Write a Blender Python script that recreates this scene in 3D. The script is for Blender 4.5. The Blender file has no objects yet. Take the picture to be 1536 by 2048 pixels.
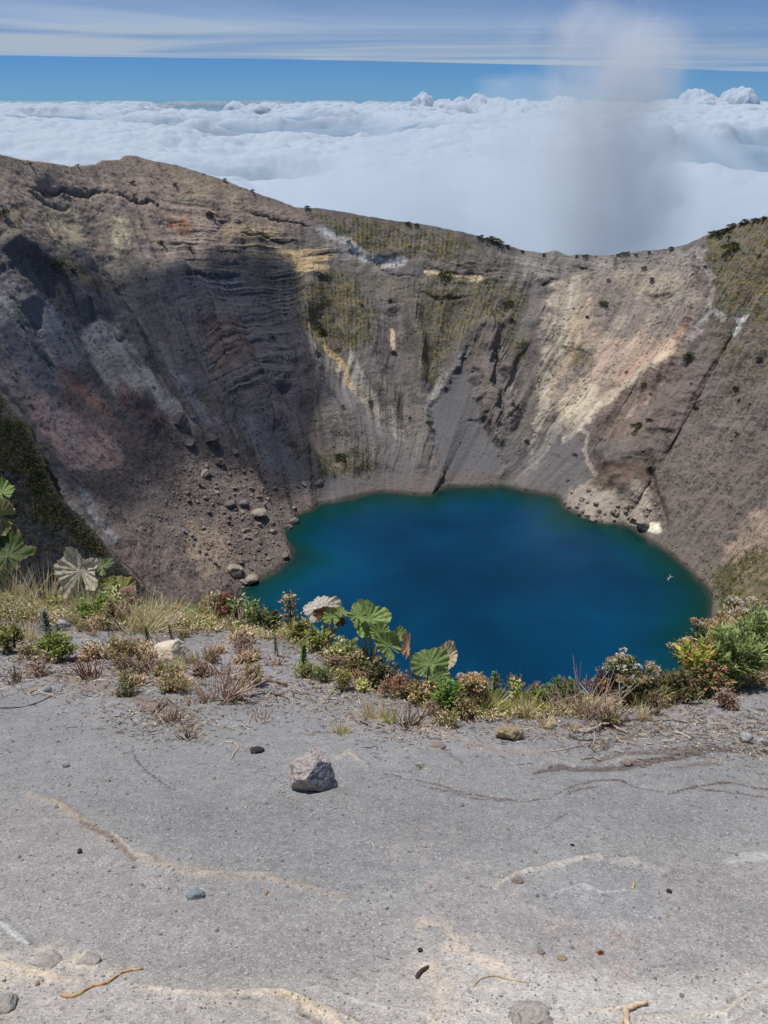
import bpy, bmesh, math, random
import numpy as np
from mathutils import Vector, Matrix

# ------------------------------------------------------------------ camera, world, sun, exposure
S = bpy.context.scene
COL = S.collection
F = 1547.0                       # focal length in photograph pixels (1536 x 2048)
PITCH = math.radians(28.19)
cp, sp = math.cos(PITCH), math.sin(PITCH)
cam_d = bpy.data.cameras.new('camera')
cam = bpy.data.objects.new('camera', cam_d); COL.objects.link(cam)
cam.location = (0, 0, 0)
cam.rotation_euler = (math.pi/2 - PITCH, 0, 0)
cam_d.sensor_fit = 'VERTICAL'
cam_d.angle_y = 2*math.atan(1024/F)
cam_d.clip_start = 0.05
cam_d.clip_end = 400000
S.camera = cam

SUN_EL = math.radians(73); SUN_AZ = math.radians(-60)      # azimuth from +Y, negative = to the left
sun_dir = np.array([math.sin(SUN_AZ)*math.cos(SUN_EL), math.cos(SUN_AZ)*math.cos(SUN_EL), math.sin(SUN_EL)])
W = bpy.data.worlds.new('World'); S.world = W; W.use_nodes = True
nt = W.node_tree; nt.nodes.clear()
sky = nt.nodes.new('ShaderNodeTexSky'); sky.sky_type = 'NISHITA'; sky.sun_disc = False
sky.sun_elevation = SUN_EL; sky.sun_rotation = SUN_AZ
sky.altitude = 3400; sky.air_density = 1.0; sky.dust_density = 0.0; sky.ozone_density = 1.0
bg = nt.nodes.new('ShaderNodeBackground'); bg.inputs['Strength'].default_value = 0.13
wo = nt.nodes.new('ShaderNodeOutputWorld')
# thin clear air at 3400 m: the low sky is a deeper blue than the model's
tc = nt.nodes.new('ShaderNodeTexCoord'); sz = nt.nodes.new('ShaderNodeSeparateXYZ'); nt.links.new(tc.outputs['Generated'], sz.inputs[0])
rp = nt.nodes.new('ShaderNodeValToRGB'); nt.links.new(sz.outputs[2], rp.inputs[0])
rp.color_ramp.elements[0].position = 0.0; rp.color_ramp.elements[0].color = (0.155, 0.32, 0.62, 1)
rp.color_ramp.elements[1].position = 0.5; rp.color_ramp.elements[1].color = (1.0, 0.95, 0.89, 1)
e_ = rp.color_ramp.elements.new(0.10); e_.color = (0.14, 0.28, 0.50, 1)
mu = nt.nodes.new('ShaderNodeMix'); mu.data_type = 'RGBA'; mu.blend_type = 'MULTIPLY'; mu.inputs[0].default_value = 1.0
nt.links.new(sky.outputs[0], mu.inputs[6]); nt.links.new(rp.outputs[0], mu.inputs[7])
nt.links.new(mu.outputs[2], bg.inputs['Color']); nt.links.new(bg.outputs[0], wo.inputs['Surface'])
sl = bpy.data.lights.new('sun', 'SUN'); sl.energy = 4.0; sl.angle = math.radians(0.53); sl.color = (1.0, 0.97, 0.925)
so = bpy.data.objects.new('sun', sl); COL.objects.link(so)
so.rotation_euler = Vector(-sun_dir).to_track_quat('-Z', 'Y').to_euler()
S.view_settings.view_transform = 'Standard'; S.view_settings.look = 'None'
S.view_settings.exposure = 0.0; S.view_settings.gamma = 1.0; S.view_settings.use_curve_mapping = False
S.render.engine = 'CYCLES'
S.cycles.use_denoising = True
S.cycles.max_bounces = 12; S.cycles.diffuse_bounces = 3; S.cycles.glossy_bounces = 2
S.cycles.transparent_max_bounces = 16; S.cycles.volume_bounces = 8; S.cycles.transmission_bounces = 3
S.cycles.volume_step_rate = 1.0; S.cycles.volume_max_steps = 128
S.cycles.sample_clamp_indirect = 5.0

# ------------------------------------------------------------------ helpers
def ray(px, py):
    r = (np.asarray(px, float)-768)/F; u = (1024-np.asarray(py, float))/F
    return np.stack([r, cp+u*sp, -sp+u*cp], -1)
def at_y(px, py, Y):
    d = ray(px, py); return d*(np.asarray(Y, float)/d[..., 1])[..., None]
def at_z(px, py, Z):
    d = ray(px, py); return d*(np.asarray(Z, float)/d[..., 2])[..., None]
def project(P):
    P = np.asarray(P, float)
    z = P[..., 1]*cp - P[..., 2]*sp
    zz = np.where(z < 0.05, 0.05, z)
    px = 768 + F*P[..., 0]/zz
    py = 1024 - F*(P[..., 1]*sp + P[..., 2]*cp)/zz
    return px, py, z

_g = np.random.RandomState(7).normal(size=(512, 3)); _g /= np.linalg.norm(_g, axis=1)[:, None]; _g = _g.astype(np.float32)
_pt = np.random.RandomState(9).permutation(65536).astype(np.int32)
def _h(ix, iy, iz, s):
    return _pt[(_pt[(_pt[(ix+s*101) & 65535]+iy) & 65535]+iz) & 65535]
def noise(x, y, z=0.0, s=0):
    x, y, z = np.broadcast_arrays(np.asarray(x, np.float32), np.asarray(y, np.float32), np.asarray(z, np.float32))
    sh = x.shape; x = x.ravel(); y = y.ravel(); z = z.ravel()
    fx, fy, fz = np.floor(x), np.floor(y), np.floor(z)
    ix, iy, iz = fx.astype(np.int32), fy.astype(np.int32), fz.astype(np.int32)
    x = x-fx; y = y-fy; z = z-fz
    u = x*x*x*(x*(x*6-15)+10); v = y*y*y*(y*(y*6-15)+10); w = z*z*z*(z*(z*6-15)+10)
    out = 0
    for dx in (0, 1):
        wx = u if dx else 1-u
        for dy in (0, 1):
            wy = v if dy else 1-v
            for dz in (0, 1):
                wz = w if dz else 1-w
                g = _g[_h(ix+dx, iy+dy, iz+dz, s) & 511]
                out = out + wx*wy*wz*(g[:, 0]*(x-dx)+g[:, 1]*(y-dy)+g[:, 2]*(z-dz))
    return (out*1.6).reshape(sh)
def fbm(x, y, z=0.0, o=4, s=0, g=0.5, l=2.03):
    a = 1; t = 0; n = 0
    for k in range(o):
        t = t + a*noise(np.asarray(x)*l**k, np.asarray(y)*l**k, np.asarray(z)*l**k, s+k); n += a; a *= g
    return t/n
def ridged(x, y, z=0.0, o=4, s=0, g=0.5, l=2.03):
    a = 1; t = 0; n = 0
    for k in range(o):
        t = t + a*(1-2*np.abs(noise(np.asarray(x)*l**k, np.asarray(y)*l**k, np.asarray(z)*l**k, s+k))); n += a; a *= g
    return t/n
def worley(x, y, s=0):
    """squared distance to nearest feature point and that cell's random value"""
    x = np.asarray(x, np.float32); y = np.asarray(y, np.float32)
    ix = np.floor(x).astype(np.int32); iy = np.floor(y).astype(np.int32)
    best = np.full(x.shape, 9.0, np.float32); val = np.zeros(x.shape, np.float32)
    for dx in (-1, 0, 1):
        for dy in (-1, 0, 1):
            h = _h(ix+dx, iy+dy, np.int32(3), s)
            fx = (h & 255)/255.0; fy = (h >> 8)/255.0
            d = (ix+dx+fx-x)**2+(iy+dy+fy-y)**2
            m = d < best
            best = np.where(m, d, best).astype(np.float32); val = np.where(m, ((h*7919) & 1023)/1023.0, val)
    return best, val
def sstep(a, b, x):
    t = np.clip((x-a)/(b-a), 0, 1); return t*t*(3-2*t)
def lin(c):
    c = np.array(c, float)/255.0
    return np.where(c <= 0.04045, c/12.92, ((c+0.055)/1.055)**2.4)
def poly_sd(px, py, pts):
    """signed distance in pixels, positive inside"""
    P = np.array(pts, float); d = np.full(px.shape, 1e9); ins = np.zeros(px.shape, bool)
    for i in range(len(P)):
        a = P[i]; b = P[(i+1) % len(P)]; e = b-a
        wx = px-a[0]; wy = py-a[1]
        t = np.clip((wx*e[0]+wy*e[1])/(e@e+1e-9), 0, 1)
        d = np.minimum(d, (wx-t*e[0])**2+(wy-t*e[1])**2)
        c = ((a[1] <= py) & (b[1] > py)) | ((b[1] <= py) & (a[1] > py))
        with np.errstate(divide='ignore', invalid='ignore'):
            xi = a[0]+(py-a[1])*(e[0]/(e[1] if e[1] != 0 else 1e-9))
        ins ^= c & (px < xi)
    return np.where(ins, 1, -1)*np.sqrt(d)
def line_d(px, py, pts):
    """distance to polyline and parameter 0..1 along it"""
    P = np.array(pts, float); d = np.full(px.shape, 1e9); tt = np.zeros(px.shape); n = len(P)-1
    for i in range(n):
        a = P[i]; e = P[i+1]-a
        wx = px-a[0]; wy = py-a[1]
        t = np.clip((wx*e[0]+wy*e[1])/(e@e+1e-9), 0, 1)
        q = np.sqrt((wx-t*e[0])**2+(wy-t*e[1])**2)
        m = q < d
        d = np.where(m, q, d); tt = np.where(m, (i+t)/n, tt)
    return d, tt
def tag(o, label=None, cat=None, group=None, kind=None):
    if label: o['label'] = label
    if cat: o['category'] = cat
    if group: o['group'] = group
    if kind: o['kind'] = kind
    return o
def mesh_obj(name, V, Fc, mat=None, parent=None, cols=None, smooth=True, attrs=None, mats=None, mi=None):
    V = np.asarray(V, np.float32); 
    me = bpy.data.meshes.new(name)
    if isinstance(Fc, np.ndarray):
        k = Fc.shape[1]; nf = len(Fc)
        me.vertices.add(len(V)); me.vertices.foreach_set('co', V.ravel())
        me.loops.add(nf*k); me.loops.foreach_set('vertex_index', Fc.astype(np.int32).ravel())
        me.polygons.add(nf); me.polygons.foreach_set('loop_start', np.arange(0, nf*k, k, dtype=np.int32))
        me.update(calc_edges=True)
    else:
        me.from_pydata(V.tolist(), [], Fc)
    if smooth: me.polygons.foreach_set('use_smooth', np.ones(len(me.polygons), bool))
    if cols is not None:
        c = np.ones((len(V), 4), np.float32); c[:, :3] = cols
        a = me.color_attributes.new('col', 'FLOAT_COLOR', 'POINT'); a.data.foreach_set('color', c.ravel())
    for k, v in (attrs or {}).items():
        a = me.attributes.new(k, 'FLOAT', 'POINT'); a.data.foreach_set('value', np.asarray(v, np.float32).ravel())
    for m in (mats or ([mat] if mat else [])): me.materials.append(m)
    if mi is not None: me.polygons.foreach_set('material_index', np.asarray(mi, np.int32))
    me.validate(); me.update()
    o = bpy.data.objects.new(name, me); COL.objects.link(o)
    if parent: o.parent = parent
    return o
def empty(name, loc, rz=0):
    o = bpy.data.objects.new(name, None); COL.objects.link(o); o.empty_display_size = 0.1
    o.location = tuple(float(v) for v in loc); o.rotation_euler = (0, 0, rz); return o
def copy_tree(o, parent=None):
    c = o.copy(); COL.objects.link(c); c.parent = parent
    for ch in list(o.children): copy_tree(ch, c)
    return c
def grid_faces(nr, nc):
    i = np.arange(nr*nc).reshape(nr, nc)
    return np.stack([i[:-1, :-1], i[:-1, 1:], i[1:, 1:], i[1:, :-1]], -1).reshape(-1, 4)
def normals(P):
    """normals of a grid nr x nc x 3"""
    du = np.gradient(P, axis=1); dv = np.gradient(P, axis=0)
    n = np.cross(du, dv); n /= np.linalg.norm(n, axis=-1)[..., None]+1e-12
    return n

# ------------------------------------------------------------------ materials
class NT:
    def __init__(s, name, disp=False):
        s.m = bpy.data.materials.new(name); s.m.use_nodes = True; s.t = s.m.node_tree; s.t.nodes.clear()
        s.out = s.t.nodes.new('ShaderNodeOutputMaterial')
    def n(s, typ, **kw):
        nd = s.t.nodes.new('ShaderNode'+typ)
        for k, v in kw.items():
            if k.startswith('i_'):
                key = k[2:].replace('_', ' ')
                nd.inputs[int(key) if key.isdigit() else key].default_value = v
            else: setattr(nd, k, v)
        return nd
    def l(s, a, b): s.t.links.new(a, b)
    def noise(s, co, scale, detail=4, rough=0.5, dist=0):
        nd = s.n('TexNoise'); nd.inputs['Scale'].default_value = scale; nd.inputs['Detail'].default_value = detail
        nd.inputs['Roughness'].default_value = rough; nd.inputs['Distortion'].default_value = dist
        s.l(co, nd.inputs['Vector']); return nd.outputs['Fac']
    def vor(s, co, scale, out='Distance', feat='F1'):
        nd = s.n('TexVoronoi'); nd.feature = feat; nd.inputs['Scale'].default_value = scale
        s.l(co, nd.inputs['Vector']); return nd.outputs[out]
    def rng(s, v, a, b, c, d):
        nd = s.n('MapRange'); nd.inputs[1].default_value = a; nd.inputs[2].default_value = b
        nd.inputs[3].default_value = c; nd.inputs[4].default_value = d; s.l(v, nd.inputs[0]); return nd.outputs[0]
    def math(s, op, a, b=None):
        nd = s.n('Math', operation=op)
        for i, v in enumerate((a, b)):
            if v is None: continue
            if isinstance(v, (int, float)): nd.inputs[i].default_value = v
            else: s.l(v, nd.inputs[i])
        return nd.outputs[0]
    def mix(s, f, a, b, mode='MIX'):
        nd = s.n('Mix', data_type='RGBA', blend_type=mode)
        for i, v in ((0, f), (6, a), (7, b)):
            if isinstance(v, (int, float)): nd.inputs[i].default_value = v
            elif isinstance(v, tuple): nd.inputs[i].default_value = (*v[:3], 1)
            else: s.l(v, nd.inputs[i])
        return nd.outputs[2]
    def attr(s, name, out='Color'):
        nd = s.n('Attribute', attribute_name=name); return nd.outputs[out]
    def bump(s, h, strength, dist, prev=None):
        nd = s.n('Bump'); nd.inputs['Strength'].default_value = strength; nd.inputs['Distance'].default_value = dist
        s.l(h, nd.inputs['Height'])
        if prev: s.l(prev, nd.inputs['Normal'])
        return nd.outputs[0]
    def scalec(s, col, f):
        """multiply a colour by a float socket"""
        nd = s.n('VectorMath', operation='SCALE'); s.l(col, nd.inputs[0]); s.l(f, nd.inputs['Scale']); return nd.outputs[0]
    def bsdf(s, col, rough=0.9, spec=0.2, normal=None):
        b = s.n('BsdfPrincipled'); b.inputs['Roughness'].default_value = rough
        b.inputs['Specular IOR Level'].default_value = spec
        if isinstance(col, tuple): b.inputs['Base Color'].default_value = (*col[:3], 1)
        else: s.l(col, b.inputs['Base Color'])
        if normal: s.l(normal, b.inputs['Normal'])
        return b
    def done(s, sh): s.l(sh.outputs[0] if hasattr(sh, 'outputs') else sh, s.out.inputs['Surface']); return s.m

def mat_wall():
    t = NT('crater_rock'); co = t.n('NewGeometry').outputs['Position']
    a = t.noise(co, 0.55, 6, 0.62); b = t.noise(co, 2.2, 4, 0.6)
    f = t.math('MULTIPLY', t.rng(a, 0.25, 0.75, 0.88, 1.12), t.rng(b, 0.3, 0.7, 0.94, 1.06))
    c = t.scalec(t.attr('col'), f)
    v = t.vor(co, 0.9)
    n = t.bump(t.noise(co, 0.35, 8, 0.62), 0.5, 1.9)
    n = t.bump(v, 0.12, 0.4, n)
    return t.done(t.bsdf(c, 0.95, 0.1, n))
def mat_ash():
    t = NT('volcanic_ash'); co = t.n('NewGeometry').outputs['Position']
    vd = t.n('TexVoronoi'); vd.inputs['Scale'].default_value = 170; t.l(co, vd.inputs['Vector'])
    sep = t.n('SeparateColor'); t.l(vd.outputs['Color'], sep.inputs[0])
    vd2 = t.n('TexVoronoi'); vd2.inputs['Scale'].default_value = 60; t.l(co, vd2.inputs['Vector'])
    sep2 = t.n('SeparateColor'); t.l(vd2.outputs['Color'], sep2.inputs[0])
    gr = t.attr('grain', 'Fac')
    f1 = t.rng(sep.outputs[0], 0, 1, 0.78, 1.22)
    f2 = t.rng(sep2.outputs[1], 0, 1, 0.90, 1.10)
    nz = t.rng(t.noise(co, 9, 6, 0.6), 0.3, 0.7, 0.88, 1.12)
    f = t.math('MULTIPLY', t.math('MULTIPLY', f1, f2), nz)
    f = t.math('ADD', t.math('MULTIPLY', t.math('SUBTRACT', f, 1.0), gr), 1.0)
    c = t.scalec(t.attr('col'), f)
    hot = t.math('MULTIPLY', t.rng(sep.outputs[2], 0.955, 0.965, 0, 0.55), gr)
    c = t.mix(hot, c, (0.62, 0.60, 0.57))
    drk = t.math('MULTIPLY', t.rng(sep2.outputs[2], 0.985, 0.992, 0, 0.4), gr)
    c = t.mix(drk, c, (0.06, 0.055, 0.055))
    n = t.bump(t.noise(co, 14, 6, 0.6), 0.5, 0.02)
    hgt = t.math('MULTIPLY', vd.outputs['Distance'], gr)
    n = t.bump(hgt, 0.5, 0.004, n)
    n = t.bump(t.math('MULTIPLY', vd2.outputs['Distance'], gr), 0.3, 0.006, n)
    return t.done(t.bsdf(c, 0.92, 0.15, n))
def mat_rock(name, c1, c2, scale=12, pits=0.5, strength=0.6):
    t = NT(name); co = t.n('TexCoord').outputs['Object']
    a = t.noise(co, scale, 8, 0.65); b = t.noise(co, scale*6, 3, 0.6)
    c = t.mix(t.rng(a, 0.35, 0.65, 0, 1), c1, c2)
    c = t.scalec(c, t.rng(b, 0.3, 0.7, 0.75, 1.25))
    v = t.vor(co, scale*2.5)
    n = t.bump(a, strength, 0.6/scale); n = t.bump(v, pits, 0.25/scale, n)
    return t.done(t.bsdf(c, 0.9, 0.2, n))
def mat_leaf(name, trans=0.25, rough=0.55):
    t = NT(name); co = t.n('TexCoord').outputs['Object']
    c = t.scalec(t.attr('col'), t.rng(t.noise(co, 40, 3), 0.3, 0.7, 0.8, 1.2))
    p = t.bsdf(c, rough, 0.3)
    tr = t.n('BsdfTranslucent'); t.l(c, tr.inputs['Color'])
    m = t.n('MixShader'); m.inputs[0].default_value = trans
    t.l(p.outputs[0], m.inputs[1]); t.l(tr.outputs[0], m.inputs[2])
    return t.done(m)
def mat_plain(name, c, rough=0.85, scale=30, var=0.25):
    t = NT(name); co = t.n('TexCoord').outputs['Object']
    nz = t.noise(co, scale, 5, 0.6)
    cc = t.n('RGB'); cc.outputs[0].default_value = (*c, 1)
    col = t.scalec(cc.outputs[0], t.rng(nz, 0.3, 0.7, 1-var, 1+var))
    return t.done(t.bsdf(col, rough, 0.2, t.bump(nz, 0.5, 0.1/scale)))
# ------------------------------------------------------------------ crater wall
LAKE_Z = -250.0
RIM = np.array([(-600,200),(-400,240),(-200,270),(0,310),(40,320),(90,325),(140,333),(190,330),(205,322),(240,320),(250,312),(270,312),(300,322),(350,330),(400,345),(450,362),(500,382),(560,403),(590,415),(640,417),(690,425),(740,434),(800,444),(860,452),(920,464),(960,473),(1000,486),(1040,500),(1085,507),(1110,502),(1135,512),(1160,509),(1200,512),(1250,507),(1290,504),(1330,500),(1370,491),(1395,482),(1420,470),(1450,460),(1480,448),(1510,440),(1536,434),(1600,420),(1800,370),(2300,280)], float)
SHORE = np.array([(430,1300),(455,1240),(482,1178),(520,1160),(550,1145),(585,1115),(582,1095),(570,1080),(560,1065),(588,1045),(592,1030),(625,1020),(637,1008),(670,1005),(700,997),(740,987),(768,984),(833,991),(863,990),(875,980),(898,974),(968,974),(1008,972),(1048,982),(1098,992),(1118,996),(1128,1017),(1163,1035),(1208,1047),(1248,1049),(1273,1065),(1308,1087),(1343,1110),(1368,1132),(1398,1160),(1418,1180),(1424,1205),(1418,1250),(1395,1310)], float)
KEYS = [(-560,380,430,1300),(-350,420,455,1240),(0,520,500,1170),(160,600,560,1140),(260,660,585,1100),(420,680,592,1035),(590,700,660,1005),(760,705,740,987),(900,700,800,988),(1020,690,860,990),(1130,680,900,974),(1250,670,950,974),(1330,665,1000,973),(1400,650,1060,985),(1480,635,1120,998),(1560,615,1200,1046),(1700,580,1300,1082),(1900,530,1380,1143),(2300,390,1418,1250)]
SHW = at_z(SHORE[:, 0], SHORE[:, 1], LAKE_Z)
sarc = np.r_[0, np.cumsum(np.linalg.norm(np.diff(SHW[:, :2], axis=0), axis=1))]
kx = []
for k in KEYS:
    q = at_z(k[2], k[3], LAKE_Z); best = (1e9, 0)
    for i in range(len(SHW)-1):
        e = SHW[i+1]-SHW[i]; t = float(np.clip((q-SHW[i])@e/(e@e), 0, 1)); d = np.linalg.norm(q-SHW[i]-t*e)
        if d < best[0]: best = (d, sarc[i]+t*(sarc[i+1]-sarc[i]))
    kx.append(best[1])
NC, NR = 1560, 660
K = np.array(KEYS, float); ku = np.r_[0, np.cumsum(np.abs(np.diff(K[:, 0])))]; ku /= ku[-1]
def hermite(x, xp, fp):
    m = np.gradient(fp, xp); i = np.clip(np.searchsorted(xp, x)-1, 0, len(xp)-2)
    h = xp[i+1]-xp[i]; t = (x-xp[i])/h
    return ((2*t**3-3*t**2+1)*fp[i]+(t**3-2*t**2+t)*h*m[i]+(-2*t**3+3*t**2)*fp[i+1]+(t**3-t**2)*h*m[i+1])
# more columns where the photograph sees the wall
uq = np.interp(np.linspace(0, 1, NC), np.linspace(0, 1, 2001), np.linspace(0, 1, 2001))
rim_px = hermite(uq, ku, K[:, 0]); rim_Y = hermite(uq, ku, K[:, 1]); sh_a = np.maximum.accumulate(hermite(uq, ku, np.array(kx)))
rim_py = np.interp(rim_px, RIM[:, 0], RIM[:, 1]) + 1.6*fbm(rim_px/14.0, 3.3, 0, 3)
RW = at_y(rim_px, rim_py, rim_Y)
SW = np.stack([np.interp(sh_a, sarc, SHW[:, i]) for i in range(3)], -1)
def side(a, b, pts, n):
    out = []
    P_ = [np.array(q, float) for q in pts]
    for i in range(n):
        q = (i+1)/n*len(P_); k = min(int(q), len(P_)-1); f_ = q-k
        prev = b if k == 0 else P_[k-1]
        out.append(prev*(1-f_)+P_[k]*f_ if k < len(P_) else P_[-1])
    return np.array(out)
RW = np.vstack([RW, side(None, RW[-1], [(390,300,-15),(400,180,-8),(370,60,-4)], 150)])
SW = np.vstack([SW, side(None, SW[-1], [(186,300,-250),(182,270,-250),(168,256,-250)], 150)])
RW = np.vstack([side(None, RW[0], [(-290,300,-14),(-280,160,-8)], 80)[::-1], RW])
SW = np.vstack([side(None, SW[0], [(-70,310,-250),(-50,270,-250)], 80)[::-1], SW])
NC += 230; sh_a = np.r_[sh_a[0]-np.arange(80, 0, -1), sh_a, sh_a[-1]+np.arange(1, 151)]
n1 = fbm(sh_a/6.0, 1.7, 0, 3, 5)[:, None]
s = np.r_[np.linspace(-0.06, 0, 12)[:-1], np.linspace(0, 1, NR-40), np.linspace(1, 1.35, 30)[1:]]
NR = len(s); sg = s[:, None]; sc_ = np.clip(sg, -1, 1)
H = SW[None, :, :2]*(1-sg[..., None]) + RW[None, :, :2]*sg[..., None]
rise = (RW[:, 2]-LAKE_Z)[None, :]
zz = LAKE_Z + rise*(0.66*sc_+0.34*sc_**2)
back = np.clip(sg-1, 0, 1)
zz = zz - rise*back*1.1*np.clip(back*8, 0.25, 1)
P = np.concatenate([H, zz[..., None]], -1)
U = (np.r_[0, np.cumsum(np.linalg.norm(np.diff(0.5*(SW+RW), axis=0)[:, :2], axis=1))])[None, :]*np.ones_like(sg)
Nrm = normals(P); Nrm[Nrm[..., 2] < 0] *= -1
px, py, _ = project(P)
X, Y, Z = P[..., 0], P[..., 1], P[..., 2]
env = sstep(0, 0.10, sg)*(1-0.8*sstep(0.86, 0.985, sg)); env2 = sstep(-0.01, 0.05, sg)*(1-0.75*sstep(0.95, 1.0, sg))*(1-sstep(1.0, 1.03, sg)*0.6)
warp = 8*fbm(X/70, Y/70, Z/70, 3, 11)+9*noise(sg*3.1, U/60, 0.5, 12)+2.5*noise(sg*9, U/25, 0.5, 13)
scree = np.clip(sstep(-30, 60, poly_sd(px, py, [(180,1000),(280,900),(330,800),(400,850),(520,930),(620,1010),(600,1120),(500,1200),(300,1200)])), 0, 1)
central = sstep(-60, 60, poly_sd(px, py, [(600,560),(1060,560),(1100,900),(1000,990),(620,990)]))
_wx = px+18*fbm(X/12, Y/12, Z/12, 3, 15); _wy = py+12*fbm(X/15, Y/15, Z/15, 3, 16)
cone = np.zeros_like(X)
for pts_, a_c in [([(925,715),(890,765),(848,820),(865,890),(890,975),(1000,972),(1010,900),(975,850),(950,760)], 1), ([(990,690),(1010,760),(1030,880),(1070,980),(1000,975),(1000,860),(975,760)], .6),
              ([(640,960),(740,930),(880,940),(900,975),(740,992),(640,1005)], .8), ([(500,830),(560,860),(620,960),(600,985),(540,930)], .8), ([(780,820),(815,880),(840,960),(760,960),(790,900)], .5),
              ([(1040,900),(1160,870),(1190,960),(1120,990),(1020,975)], .55), ([(640,700),(690,770),(800,880),(780,930),(700,850),(630,750)], .5), ([(220,960),(330,960),(420,1080),(330,1100)], .4)]:
    cone = np.maximum(cone, a_c*sstep(-7, 16, poly_sd(_wx, _wy, pts_)))
gul = ridged((U+warp)/26.0, sg*1.3, 0.3, 3, 21, 0.5)*(1-scree)
gul2 = ridged((U+warp*0.6)/8.0, sg*2.0, 1.3, 3, 25, 0.55)
disp = env*(3.6*gul*(0.7+0.6*central+.3*sstep(1200, 1350, px))+1.6*sstep(1200, 1350, px)*ridged(X/13, Y/13, Z/13, 3, 17)+0.55*gul2*(1-0.7*scree)*(1+1.2*sstep(1180, 1350, px)))
wx = px+9*noise(X/22, Y/22, Z/22, 31); wy = py+9*noise(X/22, Y/22, Z/22, 32)
for pts, w, a in [
    ([(965,645),(985,760),(1000,880)], 34, 13), ([(975,630),(930,690),(885,790),(850,850)], 13, 5),
    ([(930,590),(890,720),(852,800)], 24, -5), ([(825,600),(838,700),(850,790)], 14, 9),
    ([(780,620),(800,760),(812,870)], 18, -4.5), ([(700,600),(745,740),(795,850)], 20, 7),
    ([(620,640),(700,770),(800,880)], 18, -5.5), ([(1045,690),(1050,800),(1025,890)], 20, -4),
    ([(1090,600),(1085,760),(1100,860)], 24, 7), ([(1395,500),(1392,620),(1370,700),(1290,770),(1190,850),(1175,900)], 22, 6),
    ([(1400,520),(1420,640),(1400,720),(1250,840)], 20, -4), ([(640,520),(600,640),(640,780),(700,900)], 26, 9),
    ([(560,760),(620,860),(680,950)], 18, -7), ([(330,520),(430,640),(520,780),(600,900)], 24, 7),
    ([(250,560),(330,700),(420,830)], 18, -7), ([(150,560),(200,680),(300,840)], 24, 8), ([(60,600),(130,720),(200,820)], 18, -7),
    ([(80,350),(190,480),(260,600)], 26, -8), ([(0,470),(90,540),(160,640)], 14, 9),
    ([(1500,560),(1440,700),(1330,860),(1300,960)], 40, 5), ([(1580,700),(1480,820),(1430,960)], 30, -4), ([(1530,560),(1500,680),(1400,860)], 12, 2.5),
    ([(1200,900),(1230,960),(1290,1030)], 16, 6), ([(1290,940),(1320,1000),(1330,1060)], 8, -5),
    ([(700,500),(745,530),(810,520)], 8, -4)]:
    d, t = line_d(wx, wy, pts)
    disp += a*np.exp(-(d/w)**2)*env*sstep(-0.02, 0.1, t)*(1-0.6*sstep(0.85, 1, t))
rough = 2.0*fbm(X/16, Y/16, Z/16, 3, 41)+0.85*ridged(X/7.5, Y/7.5, Z/5.5, 4, 45)*0.6*(.35+.65*sstep(-.2, .3, fbm(X/35, Y/35, Z/35, 2, 46)))+0.30*fbm(X/2.2, Y/2.2, Z/2.2, 2, 49)
env = env*(1-.85*cone); disp = disp*(1-.85*cone)
disp += env2*rough*(1+0.25*scree)*(1-.85*cone)
# outcropping strata: ledges that follow the height
strata_m = np.clip(sstep(-15, 30, poly_sd(px, py, [(330,380),(480,430),(670,490),(650,560),(590,640),(620,760),(560,800),(420,800),(400,640),(330,560)]))
                   + 0.7*sstep(-10, 20, poly_sd(px, py, [(830,490),(1060,520),(1050,600),(860,590)]))
                   + 0.8*sstep(-8, 15, poly_sd(px, py, [(1000,500),(1400,500),(1400,550),(1040,550)])) + 0.12, 0, 1)*(1-scree)
zt = (Z + 0.10*X + 5*noise(X/55, Y/55, Z/55, 61)+1.5*noise(X/14, Y/14, Z/14, 60))
lay = noise(zt/2.9, 0.37, X/60, 62) + 0.8*noise(zt/1.25, 5.37, X/35, 63)
lay = lay*(0.35+0.9*sstep(-.25, .35, fbm(X/22, Y/22, Z/14, 3, 64)))
disp += env*strata_m*0.85*np.clip(lay*1.3, -1, 1)
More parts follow.
